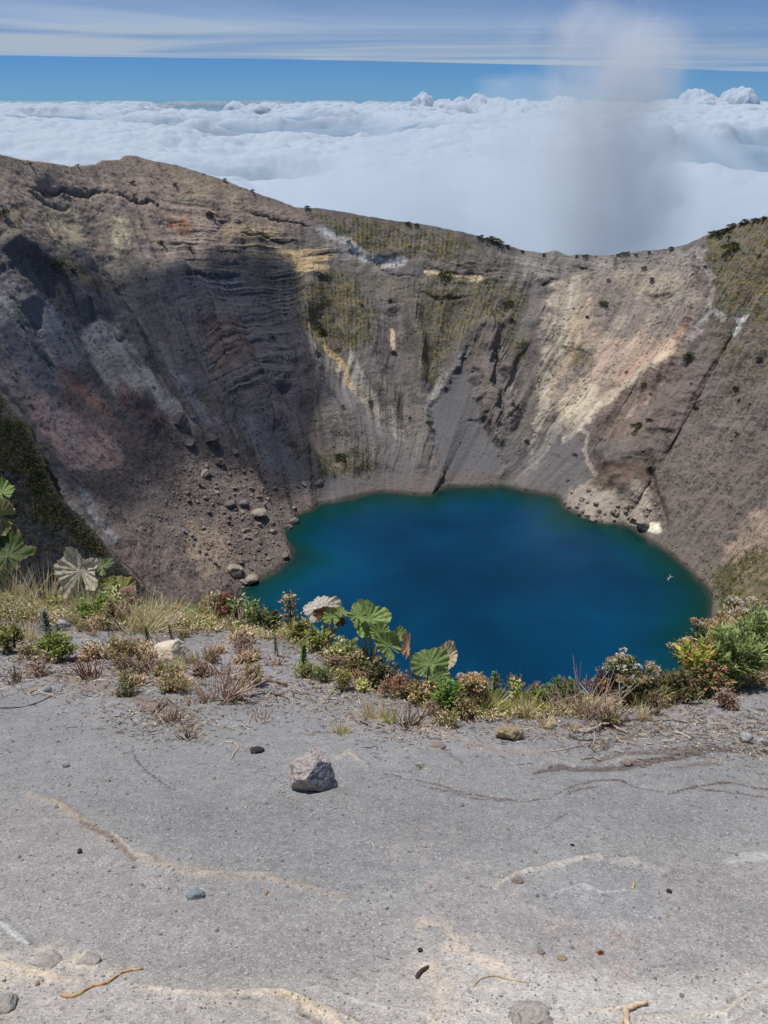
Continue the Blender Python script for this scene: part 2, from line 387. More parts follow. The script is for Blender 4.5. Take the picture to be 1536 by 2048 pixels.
# ledge cliffs
cl = fbm(X/45, Y/45, Z/22, 3, 71)
disp += env*(1-scree)*1.6*sstep(0.0, 0.35, cl)*(0.5+0.5*strata_m)
crack = np.zeros_like(X)
for pts, w, a in [([(55,378),(95,384),(130,380),(165,392),(215,384)], 4, 1), ([(215,384),(260,402),(300,408),(322,425)], 3.5, .9), ([(60,388),(90,402),(140,412)], 3.5, .7), ([(430,420),(455,445),(440,460)], 7, .9), ([(500,428),(560,440),(620,452)], 2.5, .7),
                  ([(480,470),(540,478),(600,492)], 3, .8), ([(360,560),(400,552),(440,562),(478,556)], 5, 1), ([(180,600),(220,640),(250,668)], 4, .7), ([(225,690),(245,682),(252,674)], 6, 1), ([(60,690),(90,720),(120,740)], 4, .7), ([(20,600),(60,640),(100,650)], 4, .6),
                  ([(1140,540),(1170,536),(1190,552)], 4, .9), ([(1060,560),(1085,570),(1112,562)], 6, 1), ([(1290,590),(1310,600),(1340,592)], 4, .9), ([(1385,510),(1392,545),(1402,580)], 6, .9), ([(1390,620),(1384,670),(1372,700)], 5, .9), ([(1228,512),(1232,540)], 3.5, .9),
                  ([(1300,874),(1330,880),(1350,874)], 5, 1), ([(1195,960),(1225,940),(1260,925),(1295,928)], 8, 1), ([(1200,985),(1230,975),(1250,960)], 6, .9), ([(1235,920),(1300,915),(1306,950)], 5, .8), ([(1370,800),(1400,815),(1390,840)], 4, .7), ([(1130,700),(1155,698),(1180,712)], 4, .9),
                  ([(935,845),(950,842),(962,850)], 3, .6), ([(560,880),(590,905),(615,950)], 4, .5), ([(400,780),(420,800),(430,840)], 5, .7), ([(830,590),(880,600),(940,596)], 3.5, .6), ([(860,540),(920,552),(1000,545)], 3, .6), ([(760,540),(800,556),(835,560)], 3, .5)]:
    d, t = line_d(px+6*noise(X/9, Y/9, Z/9, 33)+3*noise(X/3, Y/3, Z/3, 35), py+6*noise(X/9, Y/9, Z/9, 34)+3*noise(X/3, Y/3, Z/3, 36), pts)
    crack = np.maximum(crack, a*np.exp(-(d/w)**2)*(.5+.5*np.sin(np.clip(t, 0, 1)*3.14)))
disp -= crack*2.4
P = P + Nrm*disp[..., None]
px, py, _ = project(P)
X, Y, Z = P[..., 0], P[..., 1], P[..., 2]
# colours -------------------------------------------------------------------
G = 1.06
def C(r, g, b, k=1.0): return lin((r, g, b))*G*k
e1 = fbm(X/14, Y/14, Z/14, 4, 81); e2 = noise(X/5, Y/5, Z/5, 86)
pxw = px + 22*e1 + 8*e2 + 16*fbm(U/6, sg*2, 0, 3, 88); pyw = py + 22*fbm(X/18, Y/18, Z/18, 3, 89) + 8*e2
base = C(114,108,104)*np.ones(X.shape+(3,))
t = sstep(-0.5, 0.5, fbm(X/60, Y/60, Z/40, 3, 90))[..., None]
base = base*(1-0.35*t)+C(97,93,93)*0.35*t
streak = 0.75*fbm((U+warp)/5.0, sg*2.2, 0.2, 4, 91)+0.5*fbm((U+warp)/1.5, sg*3.5, 0.9, 3, 92)
base *= (1+0.62*streak[..., None])
crev_shade = sstep(.62, .95, ridged((U+warp)/4.2+1.5*e1, sg*4.5, zt/30, 3, 95))*(1-.7*scree)*env2
def zone(pts, col, w=12, a=1.0, mod=None):
    global base
    m = sstep(-w, w, poly_sd(pxw, pyw, pts))*a
    if mod is not None: m = m*mod
    m = np.clip(m, 0, 1)[..., None]
    base = base*(1-m) + np.asarray(col)*m*(1+0.4*streak[..., None])
def stroke(pts, w, col, a=1.0, mod=None):
    global base
    d, tt = line_d(pxw*0.4+px*0.6, pyw*0.4+py*0.6, pts)
    m = (1-sstep(w*0.45, w, d))*a
    if mod is not None: m = m*mod
    m = m[..., None]
    base = base*(1-m)+np.asarray(col)*m*(1+0.35*streak[..., None])
sn = sstep(-0.25, 0.35, fbm((U+warp)/3.4, sg*3.5, 0.5, 3, 93))
# upper left
zone([(-300,230),(0,290),(260,300),(480,360),(620,430),(560,470),(470,500),(300,520),(200,500),(0,440),(-300,380)], C(158,142,129), 26, .8)
zone([(310,335),(350,330),(330,400),(300,380)], C(140,112,98), 10, .5, sn)
zone([(330,340),(460,370),(480,400),(380,390)], C(150,138,115), 12, .6)
zone([(90,430),(130,410),(175,440),(170,485),(110,485)], C(176,164,138), 9, .75, sn*.5+.5)
zone([(232,440),(250,435),(262,470),(228,500),(214,520)], C(185,178,148), 4, .9)
zone([(220,490),(310,520),(290,560),(215,540)], C(158,148,132), 10, .4)
zone([(345,445),(375,430),(390,460),(360,475)], C(160,115,90), 7, .7)
zone([(440,450),(560,460),(660,500),(665,540),(600,560),(570,520),(450,490)], C(165,148,118), 8, .8, sstep(-0.2, 0.3, lay))
zone([(555,500),(655,512),(660,540),(600,545)], C(196,172,132), 6, .8, sstep(-0.3, 0.1, lay))
zone([(-100,520),(0,545),(70,590),(150,640),(165,720),(120,790),(30,770),(-100,760)], C(138,138,142), 14, .75, sn*.5+.5)
zone([(350,555),(480,545),(480,575),(360,580)], C(110,116,130), 6, .6)
zone([(0,690),(60,770),(130,800),(240,900),(230,960),(120,920),(60,840),(0,760)], C(176,156,146), 14, .75)
zone([(60,800),(190,860),(240,900),(250,950),(130,930)], C(196,164,150), 12, .7)
zone([(180,640),(240,640),(260,700),(330,780),(390,845),(380,870),(300,830),(210,760),(170,700)], C(182,174,164), 9, .85)
zone([(110,720),(180,770),(250,840),(300,880),(270,920),(200,860),(120,790)], C(150,118,108), 12, .6, sn*.6+.4)
zone([(240,760),(300,800),(350,850),(310,860),(250,810)], C(110,88,86), 8, .8)
stroke([(120,760),(190,800),(240,860),(290,895)], 9, C(160,112,98), .5, sn)
zone([(300,560),(480,560),(600,620),(640,720),(600,860),(480,860),(380,760)], C(122,116,116), 30, .6)
zone([(400,620),(470,640),(520,700),(430,760)], C(134,112,104), 18, .6)
stroke([(345,740),(380,790),(420,850)], 14, C(142,146,154), .5, sn)
stroke([(250,590),(330,700),(390,800),(450,860)], 20, C(140,138,138), .5, sn)
# middle
stroke([(640,462),(690,480),(735,515),(770,528),(805,520)], 13, C(196,196,198), .9, sn*0.6+0.4)
stroke([(660,490),(700,520),(760,540)], 22, C(160,158,155), .5, sn)
stroke([(850,546),(900,548),(955,556),(955,562)], 6, C(216,196,160), .9, sn*.4+.6)
stroke([(622,650),(650,690),(690,735),(705,770)], 9, C(205,182,132), .85, sn*0.5+0.5)
stroke([(600,660),(640,710),(700,760),(780,830)], 18, C(190,178,160), .6, sn)
stroke([(690,690),(720,760),(770,820),(800,870)], 13, C(176,170,162), .75, sn)
stroke([(640,740),(700,790),(760,850)], 22, C(150,146,140), .6, sn)
stroke([(783,660),(787,700)], 6, C(220,195,165), .8)
stroke([(826,615),(832,700),(838,790)], 12, C(150,140,130), .8, sn)
stroke([(932,700),(905,740),(870,790),(858,800)], 12, C(165,162,158), .8, sn)
zone([(965,640),(1000,650),(1030,740),(1040,860),(960,900),(900,780),(930,700)], C(122,112,104), 10, .6)
stroke([(925,712),(905,745),(870,790),(855,815)], 14, C(132,130,128), .4, sn)
zone([(500,820),(560,860),(600,930),(560,960),(480,860)], C(116,118,124), 12, .6)
stroke([(1018,720),(1030,800),(1030,850)], 9, C(160,152,146), .6, sn)
ck = (.8*cone*(1+.0*cone))[..., None]; base = base*(1-ck)+(C(103,102,104)*(1+.10*streak[..., None]))*ck
# bright slide on the right
zone([(1115,560),(1200,520),(1395,505),(1400,620),(1370,690),(1250,760),(1150,865),(1090,860),(1070,780),(1085,700),(1080,620)], C(150,139,129), 16, .8)
zone([(1110,580),(1170,560),(1160,640),(1120,720),(1100,830),(1080,830),(1085,700)], C(196,184,162), 12, .8, sn*0.5+0.5)
zone([(1230,540),(1370,550),(1370,590),(1260,600)], C(178,168,148), 12, .7, sn*.5+.5)
zone([(1150,600),(1200,600),(1170,690),(1130,700)], C(204,178,150), 10, .7, sn*0.6+0.4)
zone([(1170,660),(1350,680),(1370,700),(1270,760),(1160,830),(1120,830),(1200,740)], C(190,166,146), 12, .7, sn*.5+.5)
zone([(1110,800),(1200,760),(1190,830),(1130,850)], C(212,202,176), 9, .75, sn*.5+.5)
zone([(1200,610),(1370,600),(1380,660),(1230,680)], C(132,124,120), 14, .7, sn)
zone([(1230,560),(1300,600),(1200,660),(1170,620)], C(140,130,124), 14, .6)
stroke([(1200,745),(1260,735),(1330,700),(1380,640)], 12, C(186,150,130), .5, sn)
zone([(1200,770),(1380,700),(1400,760),(1280,880),(1180,880)], C(128,112,102), 16, .7)
stroke([(1150,850),(1175,870),(1165,900),(1195,960)], 6, C(176,164,150), .7)
zone([(1005,500),(1400,495),(1405,540),(1150,550),(1040,540)], C(148,142,136), 8, .6)
zone([(1040,525),(1110,540),(1110,570),(1050,560)], C(160,152,146), 6, .6)
for a0, a1, w_, c_ in [((1150,560),(1075,850),14,(196,186,166)),((1180,600),(1100,790),9,(210,188,160)),((1340,690),(1150,850),12,(204,190,168)),((1300,650),(1120,800),8,(200,176,156)),((1250,640),(1110,740),10,(186,170,152)),((1370,660),(1230,760),8,(190,160,142)),
                       ((1120,840),(1040,960),12,(160,154,146)),((1090,780),(1060,900),9,(170,162,150)),((1200,810),(1130,880),8,(205,196,176)),((1360,720),(1260,830),8,(170,150,136)),((1385,560),(1300,640),9,(168,160,148))]:
    mid = ((a0[0]+a1[0])/2+12, (a0[1]+a1[1])/2-6); stroke([a0, mid, a1], w_, C(*c_), .7, sn*.6+.4)
# right slope and shore 
zone([(1410,480),(1800,350),(2400,300),(1900,1200),(1430,1200),(1300,1060),(1240,940),(1300,800),(1400,680)], C(112,103,98), 22, .85)
stroke([(1400,520),(1425,560),(1415,620),(1380,680)], 9, C(170,164,160), .6)
stroke([(1490,630),(1470,665)], 10, C(200,200,202), .9)
stroke([(1425,620),(1450,640)], 9, C(180,178,175), .7)
zone([(1125,995),(1190,960),(1240,950),(1300,980),(1310,1060),(1280,1060),(1240,1048),(1160,1036)], C(176,165,150), 8, .8, sn*0.4+0.6)
zone([(1195,930),(1300,920),(1290,950),(1220,985),(1190,970)], C(104,88,80), 7, .8)
stroke([(1270,1040),(1310,1058)], 15, C(238,228,205), .95)
zone([(1440,1090),(1536,1010),(1640,1010),(1560,1150),(1450,1180)], C(172,150,132), 12, .75, sn*.5+.5)
zone([(1420,1150),(1536,1100),(1600,1200),(1430,1220)], C(118,108,84), 10, .7)
# scree, left
zone([(180,960),(330,860),(420,860),(560,950),(640,1010),(590,1110),(500,1200),(250,1200)], C(112,100,95), 20, .85)
zone([(200,960),(300,960),(380,1060),(330,1100),(230,1040)], C(106,100,97), 16, .6)
zone([(370,1040),(450,1060),(470,1120),(420,1160),(380,1120)], C(160,143,122), 16, .75)
zone([(250,1030),(380,1060),(380,1080),(250,1045)], C(140,128,116), 9, .5)
stroke([(90,800),(150,900),(170,990),(230,1080)], 14, C(150,152,158), .7, sn)
zone([(640,990),(800,940),(1000,940),(1110,985),(1000,965),(880,985),(760,980)], C(110,102,97), 10, .7)
# lichen and scrub tint, where the plants grow
veg = np.zeros_like(X)
VEG = [([(605,425),(700,435),(830,450),(900,465),(960,490),(900,525),(800,500),(740,505),(660,455)], 1.0),
       ([(590,580),(660,545),(710,560),(745,620),(735,690),(690,700),(640,680),(600,640)], 1.0),
       ([(830,570),(900,540),(980,560),(1050,590),(1040,640),(960,640),(900,690),(870,770),(850,760),(840,680)], .8),
       ([(1405,480),(1450,440),(1540,420),(1700,380),(1900,360),(1800,620),(1560,660),(1480,640),(1430,640),(1420,560)], .95),
       ([(1130,700),(1185,705),(1185,740),(1150,730)], .9), ([(1010,640),(1060,680),(1040,730),(1020,690)], .7),
       ([(620,900),(740,900),(760,950),(640,960)], .7), ([(60,500),(160,520),(220,580),(190,590),(90,560)], .55),
       ([(0,420),(60,410),(40,470),(0,470)], .7), ([(1420,640),(1540,620),(1540,760),(1460,800)], .35),
       ([(1420,1130),(1540,1080),(1600,1200),(1430,1220)], .6), ([(840,480),(1000,500),(1060,540),(850,550)], .3), ([(650,500),(740,530),(830,560),(840,620),(760,600),(680,560)], .3)]
for pts, a in VEG: veg = np.maximum(veg, a*sstep(-14, 14, poly_sd(pxw, pyw, pts)))
vn = sstep(-0.15, 0.25, fbm(X/5, Y/5, Z/5, 3, 101))
vm = np.clip(veg*(0.25+0.75*vn)*1.1, 0, 1)[..., None]
hue = sstep(-0.3, 0.3, noise(X/9, Y/9, Z/9, 104))[..., None]
vc = C(122,110,76)*hue + C(98,98,68)*(1-hue)
base = base*(1-0.85*vm)+vc*0.85*vm
# dark scattered scrub and stones, strata lines
sp1 = noise(X/1.5, Y/1.5, Z/1.5, 105)*0.7+noise(X/3.5, Y/3.5, Z/3.5, 106)*0.5
dens = sstep(-0.15, 0.35, fbm(X/17, Y/17, Z/17, 3, 107)+.18*sstep(1180, 1400, px))
smooth_ash = cone+0*sstep(-8, 12, poly_sd(pxw, pyw, [(925,720),(850,830),(860,900),(920,960),(985,950),(985,880),(945,820)]))
dk = sstep(0.0, 0.12, sp1-.42+0.24*dens)*0.62*(1-smooth_ash)
base *= (1-.45*crack)[..., None]  # shade inside the cracks painted into the rock colour
base *= (1-.25*crev_shade*(1-smooth_ash))[..., None]  # thin lines of crevice shade, put in by colour without relief
base = base*(1-dk[..., None])+C(50,48,42)*dk[..., None]
lt = sstep(0.34, 0.46, noise(X/1.3, Y/1.3, Z/1.3, 108)+0.2*scree)*0.28*(.3+.7*scree)*(1-smooth_ash)
base = base*(1-lt[..., None])+C(165,155,145)*lt[..., None]
base *= (1+0.26*np.clip(lay, -1, 1)*strata_m)[..., None]
gray = base.mean(-1, keepdims=True)
base = np.clip(gray+(base-gray)*1.08, 0.012, 0.8)
wet = (1-sstep(LAKE_Z+0.3, LAKE_Z+2.2, Z+0.8*e1))[..., None]
base = base*(1-0.6*wet)
M_WALL = mat_wall()
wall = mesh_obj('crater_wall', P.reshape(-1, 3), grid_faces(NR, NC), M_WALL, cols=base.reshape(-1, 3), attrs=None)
tag(wall, 'steep ash and rock crater wall ringing the blue lake', kind='structure')
WDN = dens.copy(); WP, WN, WPX, WPY, WVEG, WSC = P, normals(P), px, py, veg, scree
WN[WN[..., 2] < 0] *= -1

# ------------------------------------------------------------------ near spur on the left
CR = [(-260,560,330),(-120,660,290),(-40,725,262),(0,757,250),(30,795,240),(62,832,228),(88,880,214),(108,925,204),(118,960,197),(140,1000,187),(170,1030,177),(205,1065,166),(228,1095,158),(262,1135,148),(300,1175,140),(345,1215,130),(420,1290,118),(520,1400,104)]
CR = np.array(CR, float)
na, nb = 520, 420
a_ = np.linspace(0, 1, na); ca = np.linspace(0, 1, len(CR))
cw = at_y(hermite(a_, ca, CR[:, 0])-22, hermite(a_, ca, CR[:, 1]), hermite(a_, ca, CR[:, 2]))
b_ = np.r_[np.linspace(-0.45, 0, 70)[:-1], np.linspace(0, 1, nb-69)][:, None]
foot = cw + np.array([-70.0, -95.0, -115.0])*np.linspace(1.0, 0.75, na)[:, None]
fwd = np.array([-30.0, 60.0, -105.0])
PS = np.where(b_[..., None] >= 0, cw[None]*(1-b_[..., None])+foot[None]*b_[..., None], cw[None]+fwd*(-b_[..., None]))
PS[..., 2] += 10*np.sin(np.clip(b_, 0, 1)*math.pi)
NS = normals(PS); NS[NS[..., 2] < 0] *= -1
X, Y, Z = PS[..., 0], PS[..., 1], PS[..., 2]
ev = sstep(0, 0.08, np.abs(b_))*0.75+0.25
dd = ev*(2.0*ridged(a_[None]*16+0.3*fbm(X/20, Y/20, Z/20, 2, 3), b_*1.4, 0, 3, 120)+2.2*fbm(X/9, Y/9, Z/9, 4, 121)+1.0*ridged(X/3.2, Y/3.2, Z/3.2, 3, 123))+0.9*ridged(X/1.6, Y/1.6, Z/1.6, 3, 126)*.6+0.3*fbm(X/.7, Y/.7, Z/.7, 2, 127)
PS = PS+NS*dd[..., None]
px, py, _ = project(PS)
bs = C(80,77,75)*np.ones(X.shape+(3,))*(1+0.7*fbm(X/2.2, Y/2.2, Z/2.2, 4, 130)[..., None])
vg = np.zeros_like(X)
for pts, a in [([(0,840),(70,850),(110,920),(110,970),(60,950),(0,930)], 1), ([(60,940),(120,960),(200,1060),(260,1110),(200,1110),(120,1050),(70,1030)], .8), ([(-300,600),(0,780),(0,1100),(-300,1000)], .8), ([(230,1090),(300,1130),(300,1190),(240,1150)], 1)]:
    vg = np.maximum(vg, a*sstep(-12, 12, poly_sd(px+14*fbm(X/6, Y/6, Z/6, 3, 131), py, pts)))
m = (vg*sstep(-0.2, 0.2, fbm(X/2.5, Y/2.5, Z/2.5, 3, 133)))[..., None]
h = sstep(-.3, .3, noise(X/4, Y/4, Z/4, 134))[..., None]
bs = bs*(1-m)+(C(92,82,48)*h+C(62,66,44)*(1-h))*m
spur = mesh_obj('near_spur', PS.reshape(-1, 3), grid_faces(len(b_), na), M_WALL, cols=np.clip(bs, .01, .8).reshape(-1, 3))
tag(spur, 'dark rocky spur dropping from the near rim at the left edge', kind='structure')

# ------------------------------------------------------------------ lake
lc = np.array([45.0, 385.0])
ang = np.linspace(0, 2*math.pi, 361)[:-1]
shw2 = np.vstack([SHW[:, :2], [(150, 262), (60, 232), (-30, 250)]])
sa = np.arctan2(shw2[:, 1]-lc[1], shw2[:, 0]-lc[0]); sr = np.hypot(shw2[:, 1]-lc[1], shw2[:, 0]-lc[0])
oo = np.argsort(sa); R_ = np.interp(ang, np.mod(sa[oo], 2*math.pi)[np.argsort(np.mod(sa[oo], 2*math.pi))], sr[oo][np.argsort(np.mod(sa[oo], 2*math.pi))], period=2*math.pi)
fr = np.r_[0, np.linspace(0.05, 1, 90)]
LX = lc[0]+np.outer(fr, R_*np.cos(ang)+0*R_)*1.0; LY = lc[1]+np.outer(fr, R_*np.sin(ang))
ext = np.outer(np.array([1.05]), np.ones_like(ang)); LX = np.vstack([LX, lc[0]+ext*R_*np.cos(ang)]); LY = np.vstack([LY, lc[1]+ext*R_*np.sin(ang)])
depth = np.clip((1-np.r_[fr, 1.0])[:, None]*R_[None, :]/48.0, 0, 1)      # how deep the water is
depth = np.clip(depth+0.10*fbm(LX/30, LY/30, 0, 3, 140), 0, 1)
LV = np.stack([LX, LY, np.full_like(LX, LAKE_Z)], -1)
gf = grid_faces(len(LX), len(ang)); i = np.arange(len(LX)*len(ang)).reshape(len(LX), len(ang))
wrap = np.stack([i[:-1, -1], i[:-1, 0], i[1:, 0], i[1:, -1]], -1)
t = NT('lake_water'); co = t.n('NewGeometry').outputs['Position']
d = t.attr('depth', 'Fac')
nz = t.noise(co, 0.012, 3); nz2 = t.noise(co, 0.03, 3)
col = t.n('ValToRGB'); cr = col.color_ramp; t.l(d, col.inputs[0])
cr.elements[0].position = 0.0; cr.elements[0].color = (0.030, 0.040, 0.028, 1)
cr.elements[1].position = 1.0; cr.elements[1].color = (0.0, 0.033, 0.080, 1)
for p_, c_ in ((0.08, (0.004, 0.030, 0.024)), (0.28, (0.0, 0.036, 0.042)), (0.6, (0.0, 0.038, 0.074))):
    e = cr.elements.new(p_); e.color = (*c_, 1)
c = t.scalec(col.outputs[0], t.math('MULTIPLY', t.rng(nz, 0.35, 0.65, 0.80, 1.20), t.rng(nz2, 0.35, 0.65, 0.88, 1.12)))
n = t.bump(t.noise(co, 0.7, 5, .6), 0.28, 0.4)
M_WATER = t.done(t.bsdf(c, 0.12, 0.22, n))
lake = mesh_obj('lake', LV.reshape(-1, 3), np.vstack([gf, wrap]), M_WATER, attrs={'depth': depth})
tag(lake, 'deep blue crater lake with a green edge', kind='structure')
# ------------------------------------------------------------------ clouds
def mat_cloud(name, col, bumpscale, trans=0.0, bd=40):
    t = NT(name); co = t.n('NewGeometry').outputs['Position']
    n = t.bump(t.noise(co, bumpscale, 6, 0.6), 0.6, bd)
    p = t.bsdf(col, 1.0, 0.0, n)
    tr = t.n('BsdfTranslucent'); tr.inputs[0].default_value = (*col, 1)
    m = t.n('MixShader'); m.inputs[0].default_value = 0.35
    t.l(p.outputs[0], m.inputs[1]); t.l(tr.outputs[0], m.inputs[2])
    return t.done(m)
nc = 1150
rr = np.r_[1300*(30000/1300.0)**np.linspace(0, 1, 520), np.linspace(30000, 78000, 560)[1:], np.linspace(78000, 140000, 60)[1:]]; nr = len(rr); aa = np.linspace(math.radians(-36), math.radians(40), nc)
RR, AA = np.meshgrid(rr, aa, indexing='ij')
X = RR*np.sin(AA); Y = RR*np.cos(AA)
k1 = X/1000; k2 = Y/1000
wv = 0.6*noise(k1/5, k2/5, 0, 150)
w1, _ = worley(k1/4.2+wv, k2/5.0, 151); w2, _ = worley(k1/1.6+wv*2, k2/1.9, 152); w3, _ = worley(k1/.65, k2/.75, 153); w4, _ = worley(k1/.26, k2/.3, 154)
w5, _ = worley(k1/.13, k2/.15, 156); big = fbm(k1/8, k2/9.5, 0.5, 4, 155)
puffy = sstep(0.06, 0.34, big+0.25*np.exp(-((RR/1000-24)/14)**2)+0.12*sstep(-10, 15, X/1000))
puffy = np.clip(puffy+.4*np.exp(-((768+F*np.tan(AA)-820)/330)**2-((RR/1000-28)/16)**2)+.15*np.exp(-((768+F*np.tan(AA)-350)/280)**2-((RR/1000-20)/7)**2), 0, 1)
nearsoft = sstep(9000, 15000, RR)
zc = -1150 + 230*big + (0.25+0.75*puffy)*(330*(1-w1)*sstep(0, .4, 1-w1)+150*(1-w2)) + puffy*(190*(1-w3)+90*(1-w4))*(0.4+0.6*nearsoft)+25*(1-w5)*puffy + (1-nearsoft)*120*fbm(k1/1.1, k2/1.1, 0, 3, 158)
zc += 130*sstep(40000, 90000, RR)*fbm(k1/30, k2/30, 2, 2, 159)
# towering cumulus along the horizon: (photo x, distance km, width km, height m)
for tx, dk_, wk, hh in [(470,62,1.4,720),(505,60,1.8,520),(535,63,2.2,620),(575,58,2.0,380),(640,48,3.2,430),(700,46,2.6,420),(760,44,2.4,470),(800,45,1.8,560),(848,52,1.6,1150),(885,52,1.8,820),(925,50,1.7,900),(957,50,1.6,1120),(1000,48,2.0,900),(1045,47,2.2,780),(1125,55,2.2,980),(1388,70,1.9,1500),(1410,69,2.3,1150),(1350,70,2.6,800),(1430,70,2.0,900),(1478,72,1.9,1600),(1500,74,1.2,900),(60,75,3,420),(100,72,2.5,520),(140,74,2.6,580),(220,75,2.2,500),(265,73,2.6,620),(290,74,2.0,520)]:
    dr = ray(tx, 195); az = math.atan2(dr[0], dr[1]); cx, cy = dk_*math.sin(az), dk_*math.cos(az)
    r2 = ((k1-cx)**2+((k2-cy)/2.2)**2)/(wk*.62)**2
    q = np.clip(1-r2*(1+0.9*noise(k1/.8, k2/1.2, 0, 161)), 0, 1)**0.5
    zc = np.maximum(zc, -1250+(hh*.85+330)*q*(0.50+0.20*(1-w2)+0.30*(1-w3)+0.18*(1-w4)+.06*(1-w5)))
thick = np.clip(sstep(-0.15, 0.32, (1-w2)*.5+(1-w3)*.35+(1-w1)*.35-.55+big*.8+.25*noise(k1/3, k2/6, 0, 163))*(.12+.88*puffy), 0, 1)
thick = np.maximum(thick, sstep(-1000, -800, zc)*sstep(40000, 44000, RR))
t = NT('cloud_hazed'); co = t.n('NewGeometry').outputs['Position']
n = t.bump(t.noise(co, 0.0022, 6, 0.6), 0.5, 50); cc_ = t.mix(t.attr('thick', 'Fac'), (.29, .42, .56), (.61, .70, .80)); p = t.bsdf(cc_, 1.0, 0.0, n)  # blue of distant haze put into the cloud colour; thin parts darker
tr = t.n('BsdfTranslucent'); t.l(cc_, tr.inputs[0]); m = t.n('MixShader'); m.inputs[0].default_value = 0.35
t.l(p.outputs[0], m.inputs[1]); t.l(tr.outputs[0], m.inputs[2])
tp = t.n('BsdfTransparent'); m2 = t.n('MixShader'); t.l(t.rng(t.attr('thick', 'Fac'), 0, 1, .70, 1.0), m2.inputs[0]); t.l(tp.outputs[0], m2.inputs[1]); t.l(m.outputs[0], m2.inputs[2])
print('THICK', np.percentile(thick, [5, 25, 50, 75, 95]))
sea = mesh_obj('sea_of_clouds', np.stack([X, Y, zc], -1).reshape(-1, 3), grid_faces(nr, nc), t.done(m2), attrs={'thick': thick})
tag(sea, 'white sea of clouds spreading to the horizon beyond the rim', kind='stuff')

# high veil of cloud above the horizon
nr, nc = 120, 200
aa = np.linspace(math.radians(-45), math.radians(45), nc)
edge = np.interp(768+F*np.tan(aa), [-800, 0, 560, 1100, 1536, 2300], [112, 112, 118, 132, 150, 185])
dr = ray(np.clip(768+F*np.tan(aa), -400, 1900), edge); el = np.arctan2(dr[:, 2], np.hypot(dr[:, 0], dr[:, 1]))
HV = 9000.0
far = HV/np.tan(np.maximum(el, math.radians(1.3)))
v = np.linspace(0, 1, nr)[:, None]; Rv = 85000*(1-v)+far[None]*v
VX = Rv*np.sin(aa); VY = Rv*np.cos(aa)
t = NT('cloud_veil'); co = t.n('NewGeometry').outputs['Position']
mp = t.n('Mapping'); mp.inputs['Scale'].default_value = (0.6, 0.9, 1.0); t.l(co, mp.inputs[0])
nz = t.noise(mp.outputs[0], 0.000018, 5, 0.5, 1.2)
d = t.attr('dens', 'Fac')
fac = t.math('MULTIPLY', t.rng(nz, 0.34, 0.58, 0.34, 0.82), d)
tl = t.n('BsdfTranslucent'); tl.inputs[0].default_value = (0.56, 0.63, 0.66, 1)
df = t.n('BsdfDiffuse'); df.inputs[0].default_value = (0.8, 0.8, 0.8, 1)
m1 = t.n('MixShader'); m1.inputs[0].default_value = 0.4; t.l(tl.outputs[0], m1.inputs[1]); t.l(df.outputs[0], m1.inputs[2])
tp = t.n('BsdfTransparent'); m2 = t.n('MixShader'); t.l(fac, m2.inputs[0]); t.l(tp.outputs[0], m2.inputs[1]); t.l(m1.outputs[0], m2.inputs[2])
MV = t.done(m2)
edn = 0.986-.014*np.abs(fbm(aa*14, 0.3, 0, 4, 170))[None]-.05*np.clip(noise(aa*5, 2.2, 0, 175), 0, 1)[None]; dens = (1-.75*sstep(edn, edn+.014, v)-.25*sstep(.985, 1, v))*(1.0-0.55*sstep(0.45, 0.0, v))*np.ones_like(VX)
dens = dens*(1-0.35*np.interp(768+F*np.tan(aa), [900, 1500], [0, 1])[None])
veil = mesh_obj('high_cloud', np.stack([VX, VY, HV+0*VX], -1).reshape(-1, 3), grid_faces(nr, nc), MV, attrs={'dens': dens})
tag(veil, 'thin high veil of cloud ending in a straight edge above the horizon', kind='stuff')

